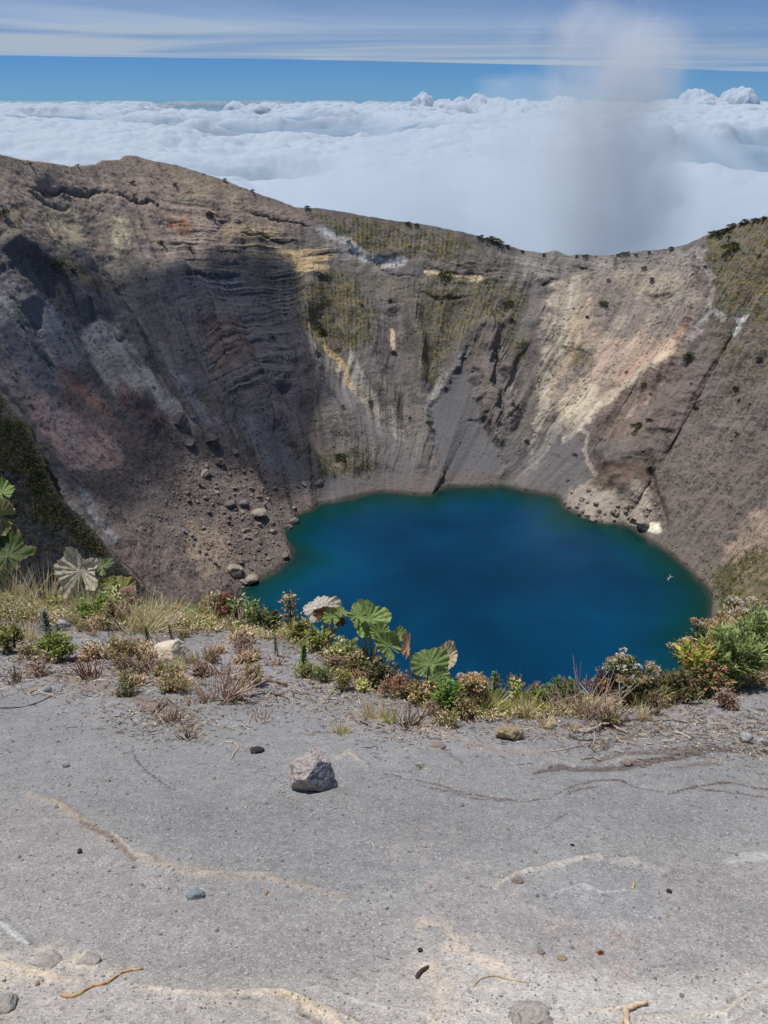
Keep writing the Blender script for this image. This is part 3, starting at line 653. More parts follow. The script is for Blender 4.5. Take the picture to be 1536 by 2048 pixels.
# cumulus overhead, out of the frame, whose shadow lies over the left wall
t = NT('thin_cloud'); co = t.n('NewGeometry').outputs['Position']
p = t.bsdf((0.85, 0.85, 0.86), 1.0, 0.0, t.bump(t.noise(co, 0.02, 5), 0.6, 10)); tp = t.n('BsdfTransparent'); m = t.n('MixShader'); m.inputs[0].default_value = 0.50
t.l(tp.outputs[0], m.inputs[1]); t.l(p.outputs[0], m.inputs[2]); M_THIN = t.done(m)
def shade_cloud(poly_px, surf, lift, thick, seed):
    q = surf[::4, ::4].reshape(-1, 3); qx, qy, _ = project(q)
    base = np.array([q[np.argmin((qx-x)**2+(qy-y)**2)] for x, y in poly_px])
    c0 = base.mean(0); zc_ = c0[2]+lift*sun_dir[2]
    tp = np.array([b+sun_dir*((zc_-b[2])/sun_dir[2]) for b in base])
    lo = tp[:, :2].min(0)-30; hi = tp[:, :2].max(0)+30
    n = 150; gx, gy = np.meshgrid(np.linspace(lo[0], hi[0], n), np.linspace(lo[1], hi[1], n))
    sd = poly_sd(gx, gy, tp[:, :2])+10*fbm(gx/30, gy/30, seed, 4, 200)
    keep = sd > 0
    w, _ = worley(gx/60, gy/60, 201); w_, _ = worley(gx/22, gy/22, 202)
    th = np.sqrt(np.clip(sd, 0, 60)/60)
    top = zc_+thick*th*(0.6+0.4*(1-w)+0.2*(1-w_)); bot = zc_-0.25*thick*th*(0.6+0.4*(1-w_))
    Vt = np.stack([gx, gy, top], -1).reshape(-1, 3); Vb = np.stack([gx, gy, bot], -1).reshape(-1, 3)
    gfc = grid_faces(n, n); kf = keep.ravel()[gfc].any(1)
    o = mesh_obj('cumulus_cloud', np.vstack([Vt, Vb]), np.vstack([gfc[kf], gfc[kf][:, ::-1]+n*n]), M_THIN)
    bm = bmesh.new(); bm.from_mesh(o.data); bmesh.ops.delete(bm, geom=[v for v in bm.verts if not v.link_faces], context='VERTS'); bm.to_mesh(o.data); bm.free()
    return o
c = shade_cloud([(-200,720),(0,650),(110,600),(220,560),(400,520),(520,500),(588,520),(592,640),(640,760),(610,850),(640,930),(560,960),(420,900),(330,860),(280,930),(180,960),(40,900),(-200,800)],
                WP[:NR-30], 1150, 140, 3)
tag(c, 'cumulus cloud drifting overhead that shades the left crater wall', kind='stuff')
c = shade_cloud([(-200,700),(0,770),(60,850),(110,930),(130,1000),(230,1100),(300,1180),(300,1240),(100,1200),(-200,1100)],
                PS[69:], 900, 80, 5)
tag(c, 'smaller cumulus cloud overhead that shades the near spur', kind='stuff')

# mist rising behind the rim and the grey column standing in it
def vol_obj(name, lo, hi, dens, col, build, label, step=None):
    bm = bmesh.new(); bmesh.ops.create_cube(bm, size=1.0)
    me = bpy.data.meshes.new(name); bm.to_mesh(me); bm.free()
    o = bpy.data.objects.new(name, me); COL.objects.link(o)
    lo = np.array(lo, float); hi = np.array(hi, float)
    for v in me.vertices: v.co = Vector([(lo[i]+hi[i])/2+v.co[i]*(hi[i]-lo[i]) for i in range(3)])
    m = bpy.data.materials.new(name); m.use_nodes = True; t = m.node_tree; t.nodes.clear()
    h = NT.__new__(NT); h.m = m; h.t = t; h.out = t.nodes.new('ShaderNodeOutputMaterial')
    pv = h.n('VolumePrincipled'); pv.inputs['Color'].default_value = (*col, 1); pv.inputs['Anisotropy'].default_value = 0.0
    co = h.n('NewGeometry').outputs['Position']
    h.l(build(h, co), pv.inputs['Density']); h.l(pv.outputs[0], h.out.inputs['Volume'])
    if step: m.cycles.volume_step_rate = step
    me.materials.append(m); tag(o, label, kind='stuff'); return o
def column_density(h, co):
    sx = h.n('SeparateXYZ'); h.l(co, sx.inputs[0]); x, y, z = sx.outputs
    na = h.noise(co, 0.0075, 5, 0.6); nb = h.noise(co, 0.018, 4, 0.5, 0.5)
    wob = h.math('MULTIPLY', h.math('SUBTRACT', na, 0.5), 190.0)
    wid = h.rng(z, -200, 70, 66, 98)
    ax = h.rng(z, -200, 100, 262, 250)
    ddx = h.math('DIVIDE', h.math('SUBTRACT', h.math('ADD', x, wob), ax), wid)
    ddy = h.math('DIVIDE', h.math('SUBTRACT', y, 980.0), 85.0)
    up = h.rng(z, 25, 100, 0, 1.25)
    r2 = h.math('ADD', h.math('ADD', h.math('MULTIPLY', ddx, ddx), h.math('MULTIPLY', ddy, ddy)), h.math('MULTIPLY', up, up))
    g = h.rng(r2, 1.9, 0.0, 0, 1)
    body = h.math('SUBTRACT', g, h.math('MULTIPLY', h.rng(nb, 0.36, 0.64, 1, 0), 0.5))
    body = h.rng(body, 0.0, 0.6, 0, 1); body = h.math('MULTIPLY', body, body)
    return h.math('MULTIPLY', h.math('MULTIPLY', body, h.rng(z, -170, 30, .5, 1.0)), 0.0155)
vol_obj('steam_column', (30, 850, -230), (480, 1110, 130), 1, (0.925, 0.94, 0.955), column_density, 'tall grey column of mist rising behind the far rim')
def bank_density(h, co):
    sx = h.n('SeparateXYZ'); h.l(co, sx.inputs[0]); x, y, z = sx.outputs
    mp = h.n('Mapping'); mp.inputs['Location'].default_value = (900, 300, 450); mp.inputs['Rotation'].default_value = (.5, .4, .3); h.l(co, mp.inputs[0]); nz = h.noise(mp.outputs[0], 0.0046, 8, 0.62, 1.0)
    top = h.math('ADD', z, h.math('MULTIPLY', h.math('SUBTRACT', nz, 0.5), -680.0))
    # the bank stands higher towards the column
    dx = h.math('DIVIDE', h.math('SUBTRACT', x, 330.0), 480.0)
    hill = h.math('MULTIPLY', h.math('POWER', 2.718, h.math('MULTIPLY', h.math('MULTIPLY', dx, dx), -1.0)), 190.0)
    body = h.rng(h.math('SUBTRACT', top, hill), -230, -330, 0, 1)
    return h.math('MULTIPLY', h.math('MULTIPLY', body, h.rng(nz, 0.4, 0.6, 0.25, 1.3)), 0.0065)
vol_obj('mist_bank', (-700, 1150, -420), (1500, 1900, 60), 1, (0.83, 0.885, 0.925), bank_density, 'soft pale bank of mist welling up behind the crater rim')
# ------------------------------------------------------------------ foreground ash ledge
GS, G0 = 0.57, -1.70
EDGE = np.array([(-500,1250),(-200,1222),(0,1218),(120,1226),(250,1236),(350,1236),(450,1238),(560,1258),(640,1285),(700,1325),(760,1362),(860,1395),(950,1412),(1050,1415),(1200,1400),(1340,1380),(1440,1362),(1536,1335),(1700,1300),(2000,1270)], float)
ed = ray(EDGE[:, 0], EDGE[:, 1]); et = G0/(ed[:, 2]+GS*ed[:, 1]); ew = ed*et[:, None]; ek = ew[:, 0]/(ew[:, 1]+1.3)
nk, nv = 900, 900
kk = np.linspace(-0.78, 0.78, nk)
ke = np.interp(kk, ek, ew[:, 1])
ke = np.convolve(np.pad(ke, 12, 'edge'), np.ones(25)/25, 'valid')
v = np.linspace(0, 1, nv)[:, None]
gy = 0.45*((ke[None]+0.4)/0.85)**v*1.0+0.0
gy = 0.85*((ke[None]+0.4)/0.85)**v-0.4
ext = np.array([0.06,0.14,0.25,0.4,0.6,0.85,1.2,1.7,2.5,4,6,9,14,22,35,60,100,160,230])[:, None]
gy2 = ke[None]+ext
gyy = np.vstack([gy, gy2])
gx = kk[None]*(gyy+1.3)
base_y = np.minimum(gyy, ke[None]); over = np.maximum(gyy-ke[None], 0)
gz = G0-GS*base_y-over*1.06-0.10*(1-np.exp(-over*3))
gx0 = gx
near = np.vstack([np.ones_like(gy), np.zeros_like(gy2)])
P0 = np.stack([gx, gyy, gz], -1)
px, py, _ = project(P0)
wxp = px+7*fbm(gx*4, gyy*4, 0, 3, 300)+3*noise(gx*18, gyy*18, 0, 301); wyp = py+4*fbm(gx*4, gyy*4, 3, 3, 302)+2*noise(gx*18, gyy*18, 3, 303)
bumpy = 0.045*fbm(gx/1.1, gyy/1.1, 0, 3, 310)+0.012*fbm(gx/.22, gyy/.22, 0, 3, 314)+0.0022*fbm(gx/.03, gyy/.03, 0, 3, 318)
tuss = sstep(60, 0, py-np.interp(px, EDGE[:, 0], EDGE[:, 1]))
lump = sstep(-10, 25, poly_sd(wxp, wyp, [(0,1240),(560,1260),(760,1370),(1100,1430),(1536,1350),(1536,1440),(1300,1500),(1000,1470),(700,1480),(400,1480),(250,1440),(0,1350)]))
bumpy += 0.06*lump*fbm(gx/.35, gyy/.35, 0, 4, 322)+0.02*lump*ridged(gx/.12, gyy/.12, 0, 3, 326)
# paint: soft zones and drawn streaks, all albedo of the ash itself
GA = 0.82
def CA(r, g, b): return lin((r, g, b))*GA
bc = CA(151,149,147)*np.ones(gx.shape+(3,))
def gz_zone(pts, col, w=25, a=1.0, mod=None):
    global bc
    m = sstep(-w, w, poly_sd(wxp, wyp, pts))*a
    if mod is not None: m = m*mod
    bc = bc*(1-m[..., None])+np.asarray(col)*m[..., None]
relief = np.zeros_like(gx)
def gz_line(pts, w, col, a=1.0, rel=0.0, soft=0.35):
    global bc, relief
    d, tt = line_d(wxp, wyp, pts)
    ww = w*(0.55+0.45*np.sin(np.clip(tt, 0, 1)*math.pi))*(1+0.5*noise(gx*7, gyy*7, 1, 330))
    m = (1-sstep(ww*soft, ww, d))*min(1, a*1.15)*np.clip(0.95+0.7*noise(gx*30, gyy*30, 2, 331), 0, 1)
    bc = bc*(1-m[..., None])+np.asarray(col)*m[..., None]
    relief += rel*np.exp(-(d/(w*0.8))**2)
f1 = fbm(gx*2.2, gyy*2.2, 0, 4, 335); f2 = sstep(-0.2, 0.3, fbm(gx*9, gyy*9, 0, 3, 339))
gz_zone([(-200,1300),(0,1290),(600,1290),(900,1430),(1700,1380),(1700,1500),(900,1500),(400,1450),(-200,1400)], CA(150,147,147), 30, .8)
gz_zone([(-300,1600),(40,1580),(160,1620),(330,1720),(560,1760),(700,1800),(1000,1750),(1200,1710),(1700,1690),(1700,2300),(-300,2300)], CA(168,162,156), 60, .7)
gz_zone([(-300,1870),(100,1900),(300,1960),(700,1960),(900,1880),(1050,1900),(1300,1960),(1700,1900),(1700,2300),(-300,2300)], CA(190,182,173), 32, .8)
gz_zone([(780,1620),(900,1640),(960,1720),(960,1800),(880,1850),(820,1760),(760,1700)], CA(172,162,156), 22, .6, f2)
gz_zone([(840,1840),(960,1880),(1060,1960),(1050,2060),(860,2060),(830,1940)], CA(224,204,180), 24, .7, f2)
gz_zone([(1100,1820),(1300,1860),(1250,1990),(1080,1960)], CA(172,152,146), 26, .5, f2)
gz_zone([(1180,1720),(1300,1740),(1320,1840),(1160,1850),(1050,1790)], CA(150,150,153), 20, .45)
gz_zone([(-80,1890),(120,1880),(220,1910),(230,1970),(100,1990),(-80,1990)], CA(222,206,184), 18, .7, f2)
gz_zone([(-100,1960),(20,1970),(40,2050),(-100,2080)], CA(188,178,165), 10, .8)
gz_zone([(900,1930),(1400,1980),(1600,1930),(1600,2100),(900,2100)], CA(198,192,184), 24, .65)
gz_zone([(0,1225),(140,1235),(130,1262),(40,1275),(0,1260)], CA(104,96,94), 10, .8)
for pts, w, c_, a, r_ in [
    ([(60,1590),(120,1620),(180,1660),(240,1695),(290,1722),(360,1738),(440,1748),(520,1752),(600,1770),(690,1800)], 17, CA(178,166,152), .75, .006),
    ([(90,1600),(140,1625),(180,1650)], 8, CA(188,166,136), .6, .004),
    ([(165,1650),(210,1670),(250,1700),(272,1722)], 9, CA(138,120,108), .8, -.008),
    ([(220,1665),(280,1715),(310,1725)], 5, CA(188,180,168), .7, .006),
    ([(400,1748),(480,1742),(560,1746)], 7, CA(186,176,164), .6, .004),
    ([(990,1775),(1030,1752),(1090,1735),(1150,1720),(1195,1712),(1205,1718)], 8, CA(196,186,172), .8, .006),
    ([(1220,1722),(1270,1726),(1335,1742)], 11, CA(188,182,174), .7, .004), ([(1450,1722),(1500,1714),(1600,1716)], 12, CA(192,188,184), .7, .004),
    ([(1110,1785),(1160,1772),(1185,1778)], 7, CA(186,182,178), .7, .003), ([(1170,1770),(1200,1785),(1250,1782)], 5, CA(190,188,184), .6, .003),
    ([(1150,1845),(1210,1840),(1260,1842)], 8, CA(180,174,166), .5, .003),
    ([(270,1972),(350,1985),(430,1990),(500,1984),(560,1992),(640,2010),(720,2050)], 11, CA(214,200,180), .85, .007),
    ([(530,1985),(600,2000),(650,2025),(690,2060)], 14, CA(222,204,176), .8, .008),
    ([(600,2020),(640,2045),(660,2070)], 6, CA(140,120,112), .6, -.008),
    ([(560,1985),(650,1975),(700,1995),(770,2015),(860,2030)], 7, CA(196,190,182), .7, .004),
    ([(390,2010),(450,2000),(520,2010),(600,2050)], 9, CA(196,184,168), .6, .004),
    ([(1130,2040),(1180,2020),(1230,2015),(1280,2005),(1300,2000)], 8, CA(212,200,182), .8, .005),
    ([(1280,2035),(1370,2030),(1450,2028),(1500,1985),(1560,1950)], 11, CA(206,196,180), .8, .007),
    ([(1460,2000),(1500,1980),(1560,1965)], 6, CA(150,142,136), .5, -.006), ([(1470,2050),(1520,2020),(1580,2000)], 10, CA(176,166,158), .6, .004),
    ([(-20,1835),(10,1850),(40,1875),(62,1890)], 8, CA(204,200,194), .85, .008),
    ([(0,1925),(50,1935),(110,1950),(160,1960)], 14, CA(216,196,168), .6, .006),
    ([(1070,1540),(1130,1530),(1220,1535),(1290,1525),(1400,1500),(1480,1497),(1600,1505)], 12, CA(108,96,92), 1.0, -.012),
    ([(1190,1520),(1240,1505),(1330,1500),(1420,1490),(1470,1495)], 8, CA(124,112,104), .95, -.006),
    ([(1080,1528),(1100,1515),(1150,1525)], 5, CA(170,164,158), .5, .003), ([(1220,1525),(1250,1512),(1300,1515)], 5, CA(172,160,146), .6, .004),
    ([(1340,1535),(1420,1528),(1440,1530)], 5, CA(128,118,112), .8, -.004), ([(1180,1510),(1230,1480),(1280,1465)], 9, CA(118,108,104), .7, -.006),
    ([(768,1548),(830,1556),(880,1568),(930,1582),(980,1592),(1040,1600),(1100,1598)], 3.2, CA(116,106,102), .9, -.006),
    ([(850,1572),(900,1580),(960,1597),(1060,1600)], 3, CA(120,108,104), .8, -.004),
    ([(1110,1590),(1150,1572),(1190,1560),(1240,1560),(1280,1575),(1330,1585)], 3.4, CA(112,100,96), .9, -.006),
    ([(1130,1592),(1160,1580),(1200,1572)], 4, CA(122,112,108), .8, -.004),
    ([(1340,1588),(1390,1575),(1430,1568),(1470,1567),(1560,1580)], 4, CA(112,96,92), .9, -.005), ([(1400,1578),(1470,1585),(1560,1598)], 3, CA(116,100,96), .8, -.004),
    ([(265,1490),(272,1520),(300,1550),(350,1582)], 3.4, CA(112,104,101), .85, -.004), ([(1090,1660),(1115,1640),(1135,1630)], 2, CA(110,98,94), .8, -.002),
    ([(585,1468),(620,1474),(670,1466)], 4, CA(124,112,106), .7, -.004), ([(670,1520),(700,1508),(735,1530)], 6, CA(182,172,152), .7, .010),
    ([(880,1490),(910,1515),(930,1530)], 5, CA(122,116,112), .7, -.005), ([(280,1410),(340,1430),(390,1450),(400,1475)], 26, CA(140,122,112), .7, .010),
    ([(80,1350),(180,1370),(260,1395),(340,1420)], 20, CA(138,122,114), .6, .010), ([(930,1490),(1000,1500),(1080,1505)], 12, CA(160,146,136), .6, .004),
    ([(450,1505),(480,1500),(530,1498)], 8, CA(140,134,132), .5, .004), ([(700,1440),(830,1450),(900,1480)], 22, CA(160,150,142), .6, .008),
    ([(0,1300),(100,1320),(200,1330)], 16, CA(150,136,126), .6, .008), ([(280,1250),(330,1262),(450,1262)], 7, CA(108,100,96), .6, -.01)]:
    gz_line(pts, w, c_, a, r_)
bumpy += relief*2.6*(0.6+.8*noise(gx*6, gyy*6, 0, 333))
bc *= (1+0.10*f1+.22*fbm(gx*.9, gyy*.9, 4, 3, 346)+0.10*noise(gx*25, gyy*25, 0, 345))[..., None]
lm = (tuss*0.65)[..., None]
bc = bc*(1-lm)+CA(112,98,86)*lm
far_ = (over > 0.3)[..., None]
bc = np.where(far_, CA(96,90,74), bc)
gz = gz+bumpy*np.where(over > 0, np.exp(-over*0.3)*1.0, 1)+(over > .5)*0.3*fbm(gx/2, gyy/2, 0, 3, 349)*np.minimum(over, 8)*0.3
GP = np.stack([gx, gyy, gz], -1)
grain = sstep(0.8, 0.3, lump)*np.ones_like(gx)*np.where(over > 0, 0.3, 1)
ground = mesh_obj('ground', GP.reshape(-1, 3), grid_faces(*gx.shape), mat_ash(), cols=np.clip(bc, .01, .85).reshape(-1, 3), attrs={'grain': grain})
tag(ground, 'grey volcanic ash ledge in the foreground', kind='structure')
from mathutils.kdtree import KDTree
GN = normals(GP); GN[GN[..., 2] < 0] *= -1
sub = GP[:nv:3, ::3]; subn = GN[:nv:3, ::3]; spx, spy, _ = project(sub)
kd = KDTree(sub.shape[0]*sub.shape[1]); flat = sub.reshape(-1, 3); flatn = subn.reshape(-1, 3); fpx = spx.ravel(); fpy = spy.ravel()
for i in range(len(flat)): kd.insert((fpx[i], fpy[i], 0), i)
kd.balance()
def gat(x, y):
    """point of the ledge seen at a photograph pixel, its normal and its distance along the view axis"""
    _, i, _ = kd.find((x, y, 0)); p = flat[i].copy()
    dz = p[1]*cp-p[2]*sp
    p[0] += (x-fpx[i])*dz/F
    return p, flatn[i], dz

# ------------------------------------------------------------------ small mesh builder
class MB:
    def __init__(s): s.v = []; s.f = []; s.c = []
    def tri(s, pts, col):
        n = len(s.v); s.v += [tuple(p) for p in pts]; s.c += [tuple(col)]*len(pts); s.f.append(tuple(range(n, n+len(pts))))
    def leaf(s, b, d, n, L, w, col, fold=0.15):
        d = Vector(d).normalized(); n = Vector(n); side = d.cross(n)
        if side.length < 1e-4: side = d.orthogonal()
        side.normalize(); up = side.cross(d); b = Vector(b)
        m = b+d*L*0.5-up*w*fold; tip = b+d*L-up*L*fold
        l = b+d*L*0.45+side*w*0.5; r = b+d*L*0.45-side*w*0.5
        k = len(s.v); s.v += [tuple(b), tuple(l), tuple(tip), tuple(r), tuple(m)]; s.c += [tuple(col)]*5
        s.f += [(k, k+4, k+1), (k+1, k+4, k+2), (k+2, k+4, k+3), (k+3, k+4, k)]
    def blade(s, b, d, L, w, col, bend=0.4, seg=4, side=None):
        p = Vector(b); d = Vector(d).normalized()
        sd = side or d.cross(Vector((random.gauss(0, 1), random.gauss(0, 1), 0.1))).normalized()
        k = len(s.v)
        for i in range(seg+1):
            ww = w*(1-i/seg)**0.7+w*0.08
            s.v += [tuple(p-sd*ww/2), tuple(p+sd*ww/2)]; s.c += [tuple(col)]*2
            d = (d+Vector((0, 0, -bend/seg))).normalized(); p = p+d*L/seg
        for i in range(seg): s.f.append((k+2*i, k+2*i+1, k+2*i+3, k+2*i+2))
    def tube(s, pts, r0, r1, col, sides=5, cap=True):
        pts = [Vector(p) for p in pts]; k = len(s.v); n = len(pts)
        for i, p in enumerate(pts):
            d = (pts[min(i+1, n-1)]-pts[max(i-1, 0)]).normalized(); a = d.orthogonal().normalized(); b = d.cross(a)
            r = r0[i] if isinstance(r0, (list, tuple)) else r0+(r1-r0)*i/(n-1)
            for j in range(sides):
                t = 2*math.pi*j/sides; s.v.append(tuple(p+a*math.cos(t)*r+b*math.sin(t)*r)); s.c.append(tuple(col))
        for i in range(n-1):
            for j in range(sides):
                s.f.append((k+i*sides+j, k+i*sides+(j+1) % sides, k+(i+1)*sides+(j+1) % sides, k+(i+1)*sides+j))
        if cap:
            s.f.append(tuple(k+j for j in range(sides))[::-1]); s.f.append(tuple(k+(n-1)*sides+j for j in range(sides)))
    def build(s, name, mat, parent=None, smooth=False):
        if not s.v: return None
        return mesh_obj(name, s.v, s.f, mat, parent, cols=np.array(s.c), smooth=smooth)
M_LEAF = mat_leaf('leaf', .32); M_DRY = mat_leaf('dry_leaf', 0.32, 0.8)
t = NT('twig'); co = t.n('TexCoord').outputs['Object']
M_TWIG = t.done(t.bsdf(t.scalec(t.attr('col'), t.rng(t.noise(co, 60, 4), .3, .7, .7, 1.3)), 0.9, 0.1))
GL = 1.0
PAL = {
 'yg': [(150,160,70),(120,140,60),(170,170,90),(95,115,50)],
 'green': [(90,125,50),(110,145,60),(70,100,45),(135,160,80)],
 'dark': [(76,90,50),(98,108,62),(60,72,42),(126,128,76)],
 'olive': [(150,142,84),(122,118,66),(178,162,104),(98,96,54)],
 'straw': [(238,220,178),(220,198,150),(248,236,204),(196,174,126)],
 'strawg': [(222,212,142),(196,198,112),(236,222,164),(164,172,90)],
 'pink': [(214,186,166),(190,160,142),(228,206,186),(164,134,118)],
 'brown': [(142,118,98),(112,92,76),(168,144,120),(88,72,60)],
 'red': [(150,100,86),(124,80,68),(168,124,98),(104,82,62)],
 'orange': [(200,142,110),(176,120,94),(214,166,126)],
 'silver': [(120,130,118),(95,105,95),(150,158,145),(70,80,70)],
 'cream': [(232,222,195),(215,195,150),(190,160,115),(240,236,220)],
 'rust': [(212,176,132),(188,148,106),(226,198,156),(238,222,188)],
 'willow': [(170,180,110),(190,200,132),(140,154,86),(112,128,70),(208,212,156)],
 'lime': [(185,200,90),(160,185,75),(200,205,110),(205,190,90)],
 'grey': [(150,142,135),(175,168,160),(120,112,105)],
 'bark': [(110,98,88),(140,128,118),(85,75,68)],
 'purple': [(120,95,90),(100,80,75),(140,110,100),(90,85,60)],
}
def pc(pal, k=1.0):
    c = random.choice(PAL[pal]); j = random.uniform(0.85, 1.15)*k
    return tuple(np.clip(lin(c)*GL*j, 0, .85))
def rv(sp_=1.0): return Vector((random.gauss(0, sp_), random.gauss(0, sp_), random.gauss(0, sp_)))

def stems(mb, n, w, h, col, spread=1.0, thick=0.006, lean=(0, 0), crook=0.15):
    tips = []
    for i in range(n):
        a = random.uniform(0, 2*math.pi); r = w/2*math.sqrt(random.random())*spread
        end = Vector((math.cos(a)*r+lean[0]*w, math.sin(a)*r*0.8+lean[1]*w, h*random.uniform(0.55, 1.0)*(1-0.35*(2*r/w)**2)))
        b = Vector((math.cos(a)*r*0.25, math.sin(a)*r*0.2, -0.02)); pts = []
        for k in range(5):
            q = k/4; p = b.lerp(end, q)+Vector((0, 0, h*0.12*math.sin(q*math.pi)))+rv(crook*h*0.12)*(1 if 0 < k else 0); pts.append(p)
        mb.tube(pts, thick*random.uniform(.7, 1.2), thick*0.35, pc(col), 4, False); tips.append(pts)
    return tips
def plant(kind, bx, by, wpx, hpx, pal, name, label, cat, pal2=None, dens=1.0, back=0.0, leafpx=None, lean=(0, 0), group=None):
    """a plant whose foot is seen at photograph pixel (bx, by); sizes in photograph pixels"""
    random.seed(int(bx*31+by*7+len(label))); p, nrm, dz = gat(bx, by)
    p = p+np.array([0, back, -back*0.9])*1.0; dz += back*1.3
    w = wpx*dz/F; h = hpx*dz/F/0.90; px1 = dz/F
    root = empty(name, p); tag(root, label, cat, group)
    S_, L_, FL = MB(), MB(), MB()
    if kind == 'grass':
        n = int(130*dens)
        for i in range(n):
            a = random.uniform(0, 6.283); r = random.random()**.7*w*0.38
            b = (math.cos(a)*r, math.sin(a)*r*0.7, -0.01)
            d = Vector((math.cos(a)*random.uniform(0, .9)+lean[0], math.sin(a)*random.uniform(0, .6)+lean[1], 1.0))
            L_.blade(b, d, h*random.uniform(.45, 1.1), px1*random.uniform(1.3, 2.8), pc(pal), random.uniform(.1, .9))
        for i in range(int(n*.12)):
            a = random.uniform(0, 6.283); L_.blade((0, 0, 0), (math.cos(a)*.5, math.sin(a)*.4, 1), h*1.25, px1*1.2, pc(pal2 or pal), .3)
        L_.build('blades', M_DRY, root); return root
    if kind == 'twigs':
        n = int(38*dens)
        for i in range(n):
            a = random.uniform(0, 6.283); r = random.random()*w*0.35
            b = Vector((math.cos(a)*r+random.gauss(0, w*.08), math.sin(a)*r*.6, -0.01))
            d = Vector((math.cos(a)*.55+lean[0]+random.gauss(0, .15), math.sin(a)*.4+lean[1], 1)).normalized(); L = h*random.uniform(.4, 1.05)
            q = b+d*L*.5+rv(L*.05); e = b+d*L+rv(L*.07)
            S_.tube([b, q, e], px1*random.uniform(.7, 1.5), px1*.45, pc(pal), 4, False)
            if random.random() < .6:
                e2 = q+(d+rv(.5)).normalized()*L*.4; S_.tube([q, e2], px1*.7, px1*.35, pc(pal), 3, False)
            if pal2 and random.random() < .6:
                for _ in range(5): L_.leaf(b+d*L*random.uniform(.4, 1), (d+rv(.6)), rv(), px1*4, px1*2, pc(pal2))
        S_.build('stems', M_TWIG, root); L_.build('foliage', M_LEAF, root); return root
    if kind == 'bare':
        def branch(b, d, L, r, lev):
            pts = [b]; dd = d.copy()
            for k in range(3): dd = (dd+rv(.18)).normalized(); pts.append(pts[-1]+dd*L/3)
            S_.tube(pts, r, r*.6, pc(pal), 4, False)
            if lev:
                for k in range(random.randint(2, 3)): branch(pts[random.choice((1, 2, 3))], (dd+rv(.45)).normalized(), L*.62, r*.6, lev-1)
        for i in range(max(1, int(3*dens))):
            branch(Vector((random.gauss(0, w*.12), random.gauss(0, w*.08), -.01)), Vector((random.gauss(0, .35)*w/h+lean[0], random.gauss(0, .2), 1)).normalized(), h*.55, px1*1.5, 3)
        S_.build('branches', M_TWIG, root); return root
    if kind == 'sprout':
        pts = [Vector((0, 0, -.01)), Vector((random.gauss(0, w*.06), 0, h*.5)), Vector((random.gauss(0, w*.1), 0, h))]
        S_.tube(pts, px1*1.4, px1*.7, pc('brown'), 5, False)
        n = int(70*dens)
        for i in range(n):
            q = (i+1)/n; b = pts[0].lerp(pts[2], q); a = i*2.4
            L_.leaf(b, (math.cos(a), math.sin(a), .55+q*.4), (0, 0, 1), w*.5*(1.05-.55*q), w*.16, pc(pal))
        S_.build('stem', M_TWIG, root); L_.build('foliage', M_LEAF, root); return root
    if kind == 'tiered':
        S_.tube([(0, 0, -.02), (w*.02, 0, h*.5), (0, 0, h)], px1*2.2, px1, pc('brown'), 6, False)
        for lv, q in enumerate((.38, .52, .72, .88, 1.0)):
            R_ = w*(.42, .5, .36, .5, .28)[lv]
            for j in range(9):
                a = j*.7+lv; e = Vector((math.cos(a)*R_*random.uniform(.6, 1), math.sin(a)*R_*.8*random.uniform(.6, 1), h*q+random.gauss(0, h*.02))); b = Vector((0, 0, h*(q-.08)))
                S_.tube([b, b.lerp(e, .5)+Vector((0, 0, -h*.01)), e], px1*.8, px1*.4, pc('brown'), 3, False)
                for k in range(12): L_.leaf(b.lerp(e, random.uniform(.35, 1)), rv()+Vector((0, 0, .6)), (0, 0, 1), px1*5, px1*3, pc(pal if random.random() < .6 else pal2 or pal))
        S_.build('stem', M_TWIG, root); L_.build('foliage', M_LEAF, root); return root
    if kind == 'rosette':
        for i in range(int(60*dens)):
            a = random.uniform(0, 6.283); el_ = random.uniform(0, 1.5)
            L_.leaf((0, 0, h*.35), (math.cos(a)*math.cos(el_), math.sin(a)*math.cos(el_), math.sin(el_)), (0, 0, 1), w*.5, w*.14, pc(pal))
        S_.tube([(0, 0, -.02), (0, 0, h*.4)], px1*1.5, px1, pc('brown'), 5, False)
        S_.build('stem', M_TWIG, root); L_.build('foliage', M_LEAF, root); return root
    if kind == 'broadstem':
        for sI in range(max(1, int(2*dens))):
            e = Vector((random.gauss(0, w*.2), random.gauss(0, w*.1), h*random.uniform(.75, 1))); S_.tube([(0, 0, -.02), e*.5+rv(w*.04), e], px1*1.3, px1*.6, pc('olive'), 4, False)
            for i in range(13):
                q = .25+.75*i/12; a = i*2.4; lp = (leafpx or 13)*px1*(1.15-.4*q)
                L_.leaf(e*q, (math.cos(a), math.sin(a)*.8, .7), (0, 0, 1), lp, lp*.62, pc(pal), .2)
        S_.build('stem', M_TWIG, root); L_.build('foliage', M_LEAF, root); return root
    # bushes: 'bush', 'willow', 'heath', 'flower', 'broad'
    ns = {'bush': 22, 'willow': 42, 'heath': 26, 'flower': 26, 'broad': 14}[kind]
    tips = stems(S_, int(ns*max(.6, dens**.5)), w, h, 'bark' if kind != 'heath' else 'pink', 1.0, px1*1.1, lean)
    lp = {'bush': 8.5, 'willow': 14, 'heath': 6, 'flower': 9, 'broad': 20}[kind] if leafpx is None else leafpx
    per = int({'bush': 46, 'willow': 60, 'heath': 40, 'flower': 38, 'broad': 16}[kind]*dens)
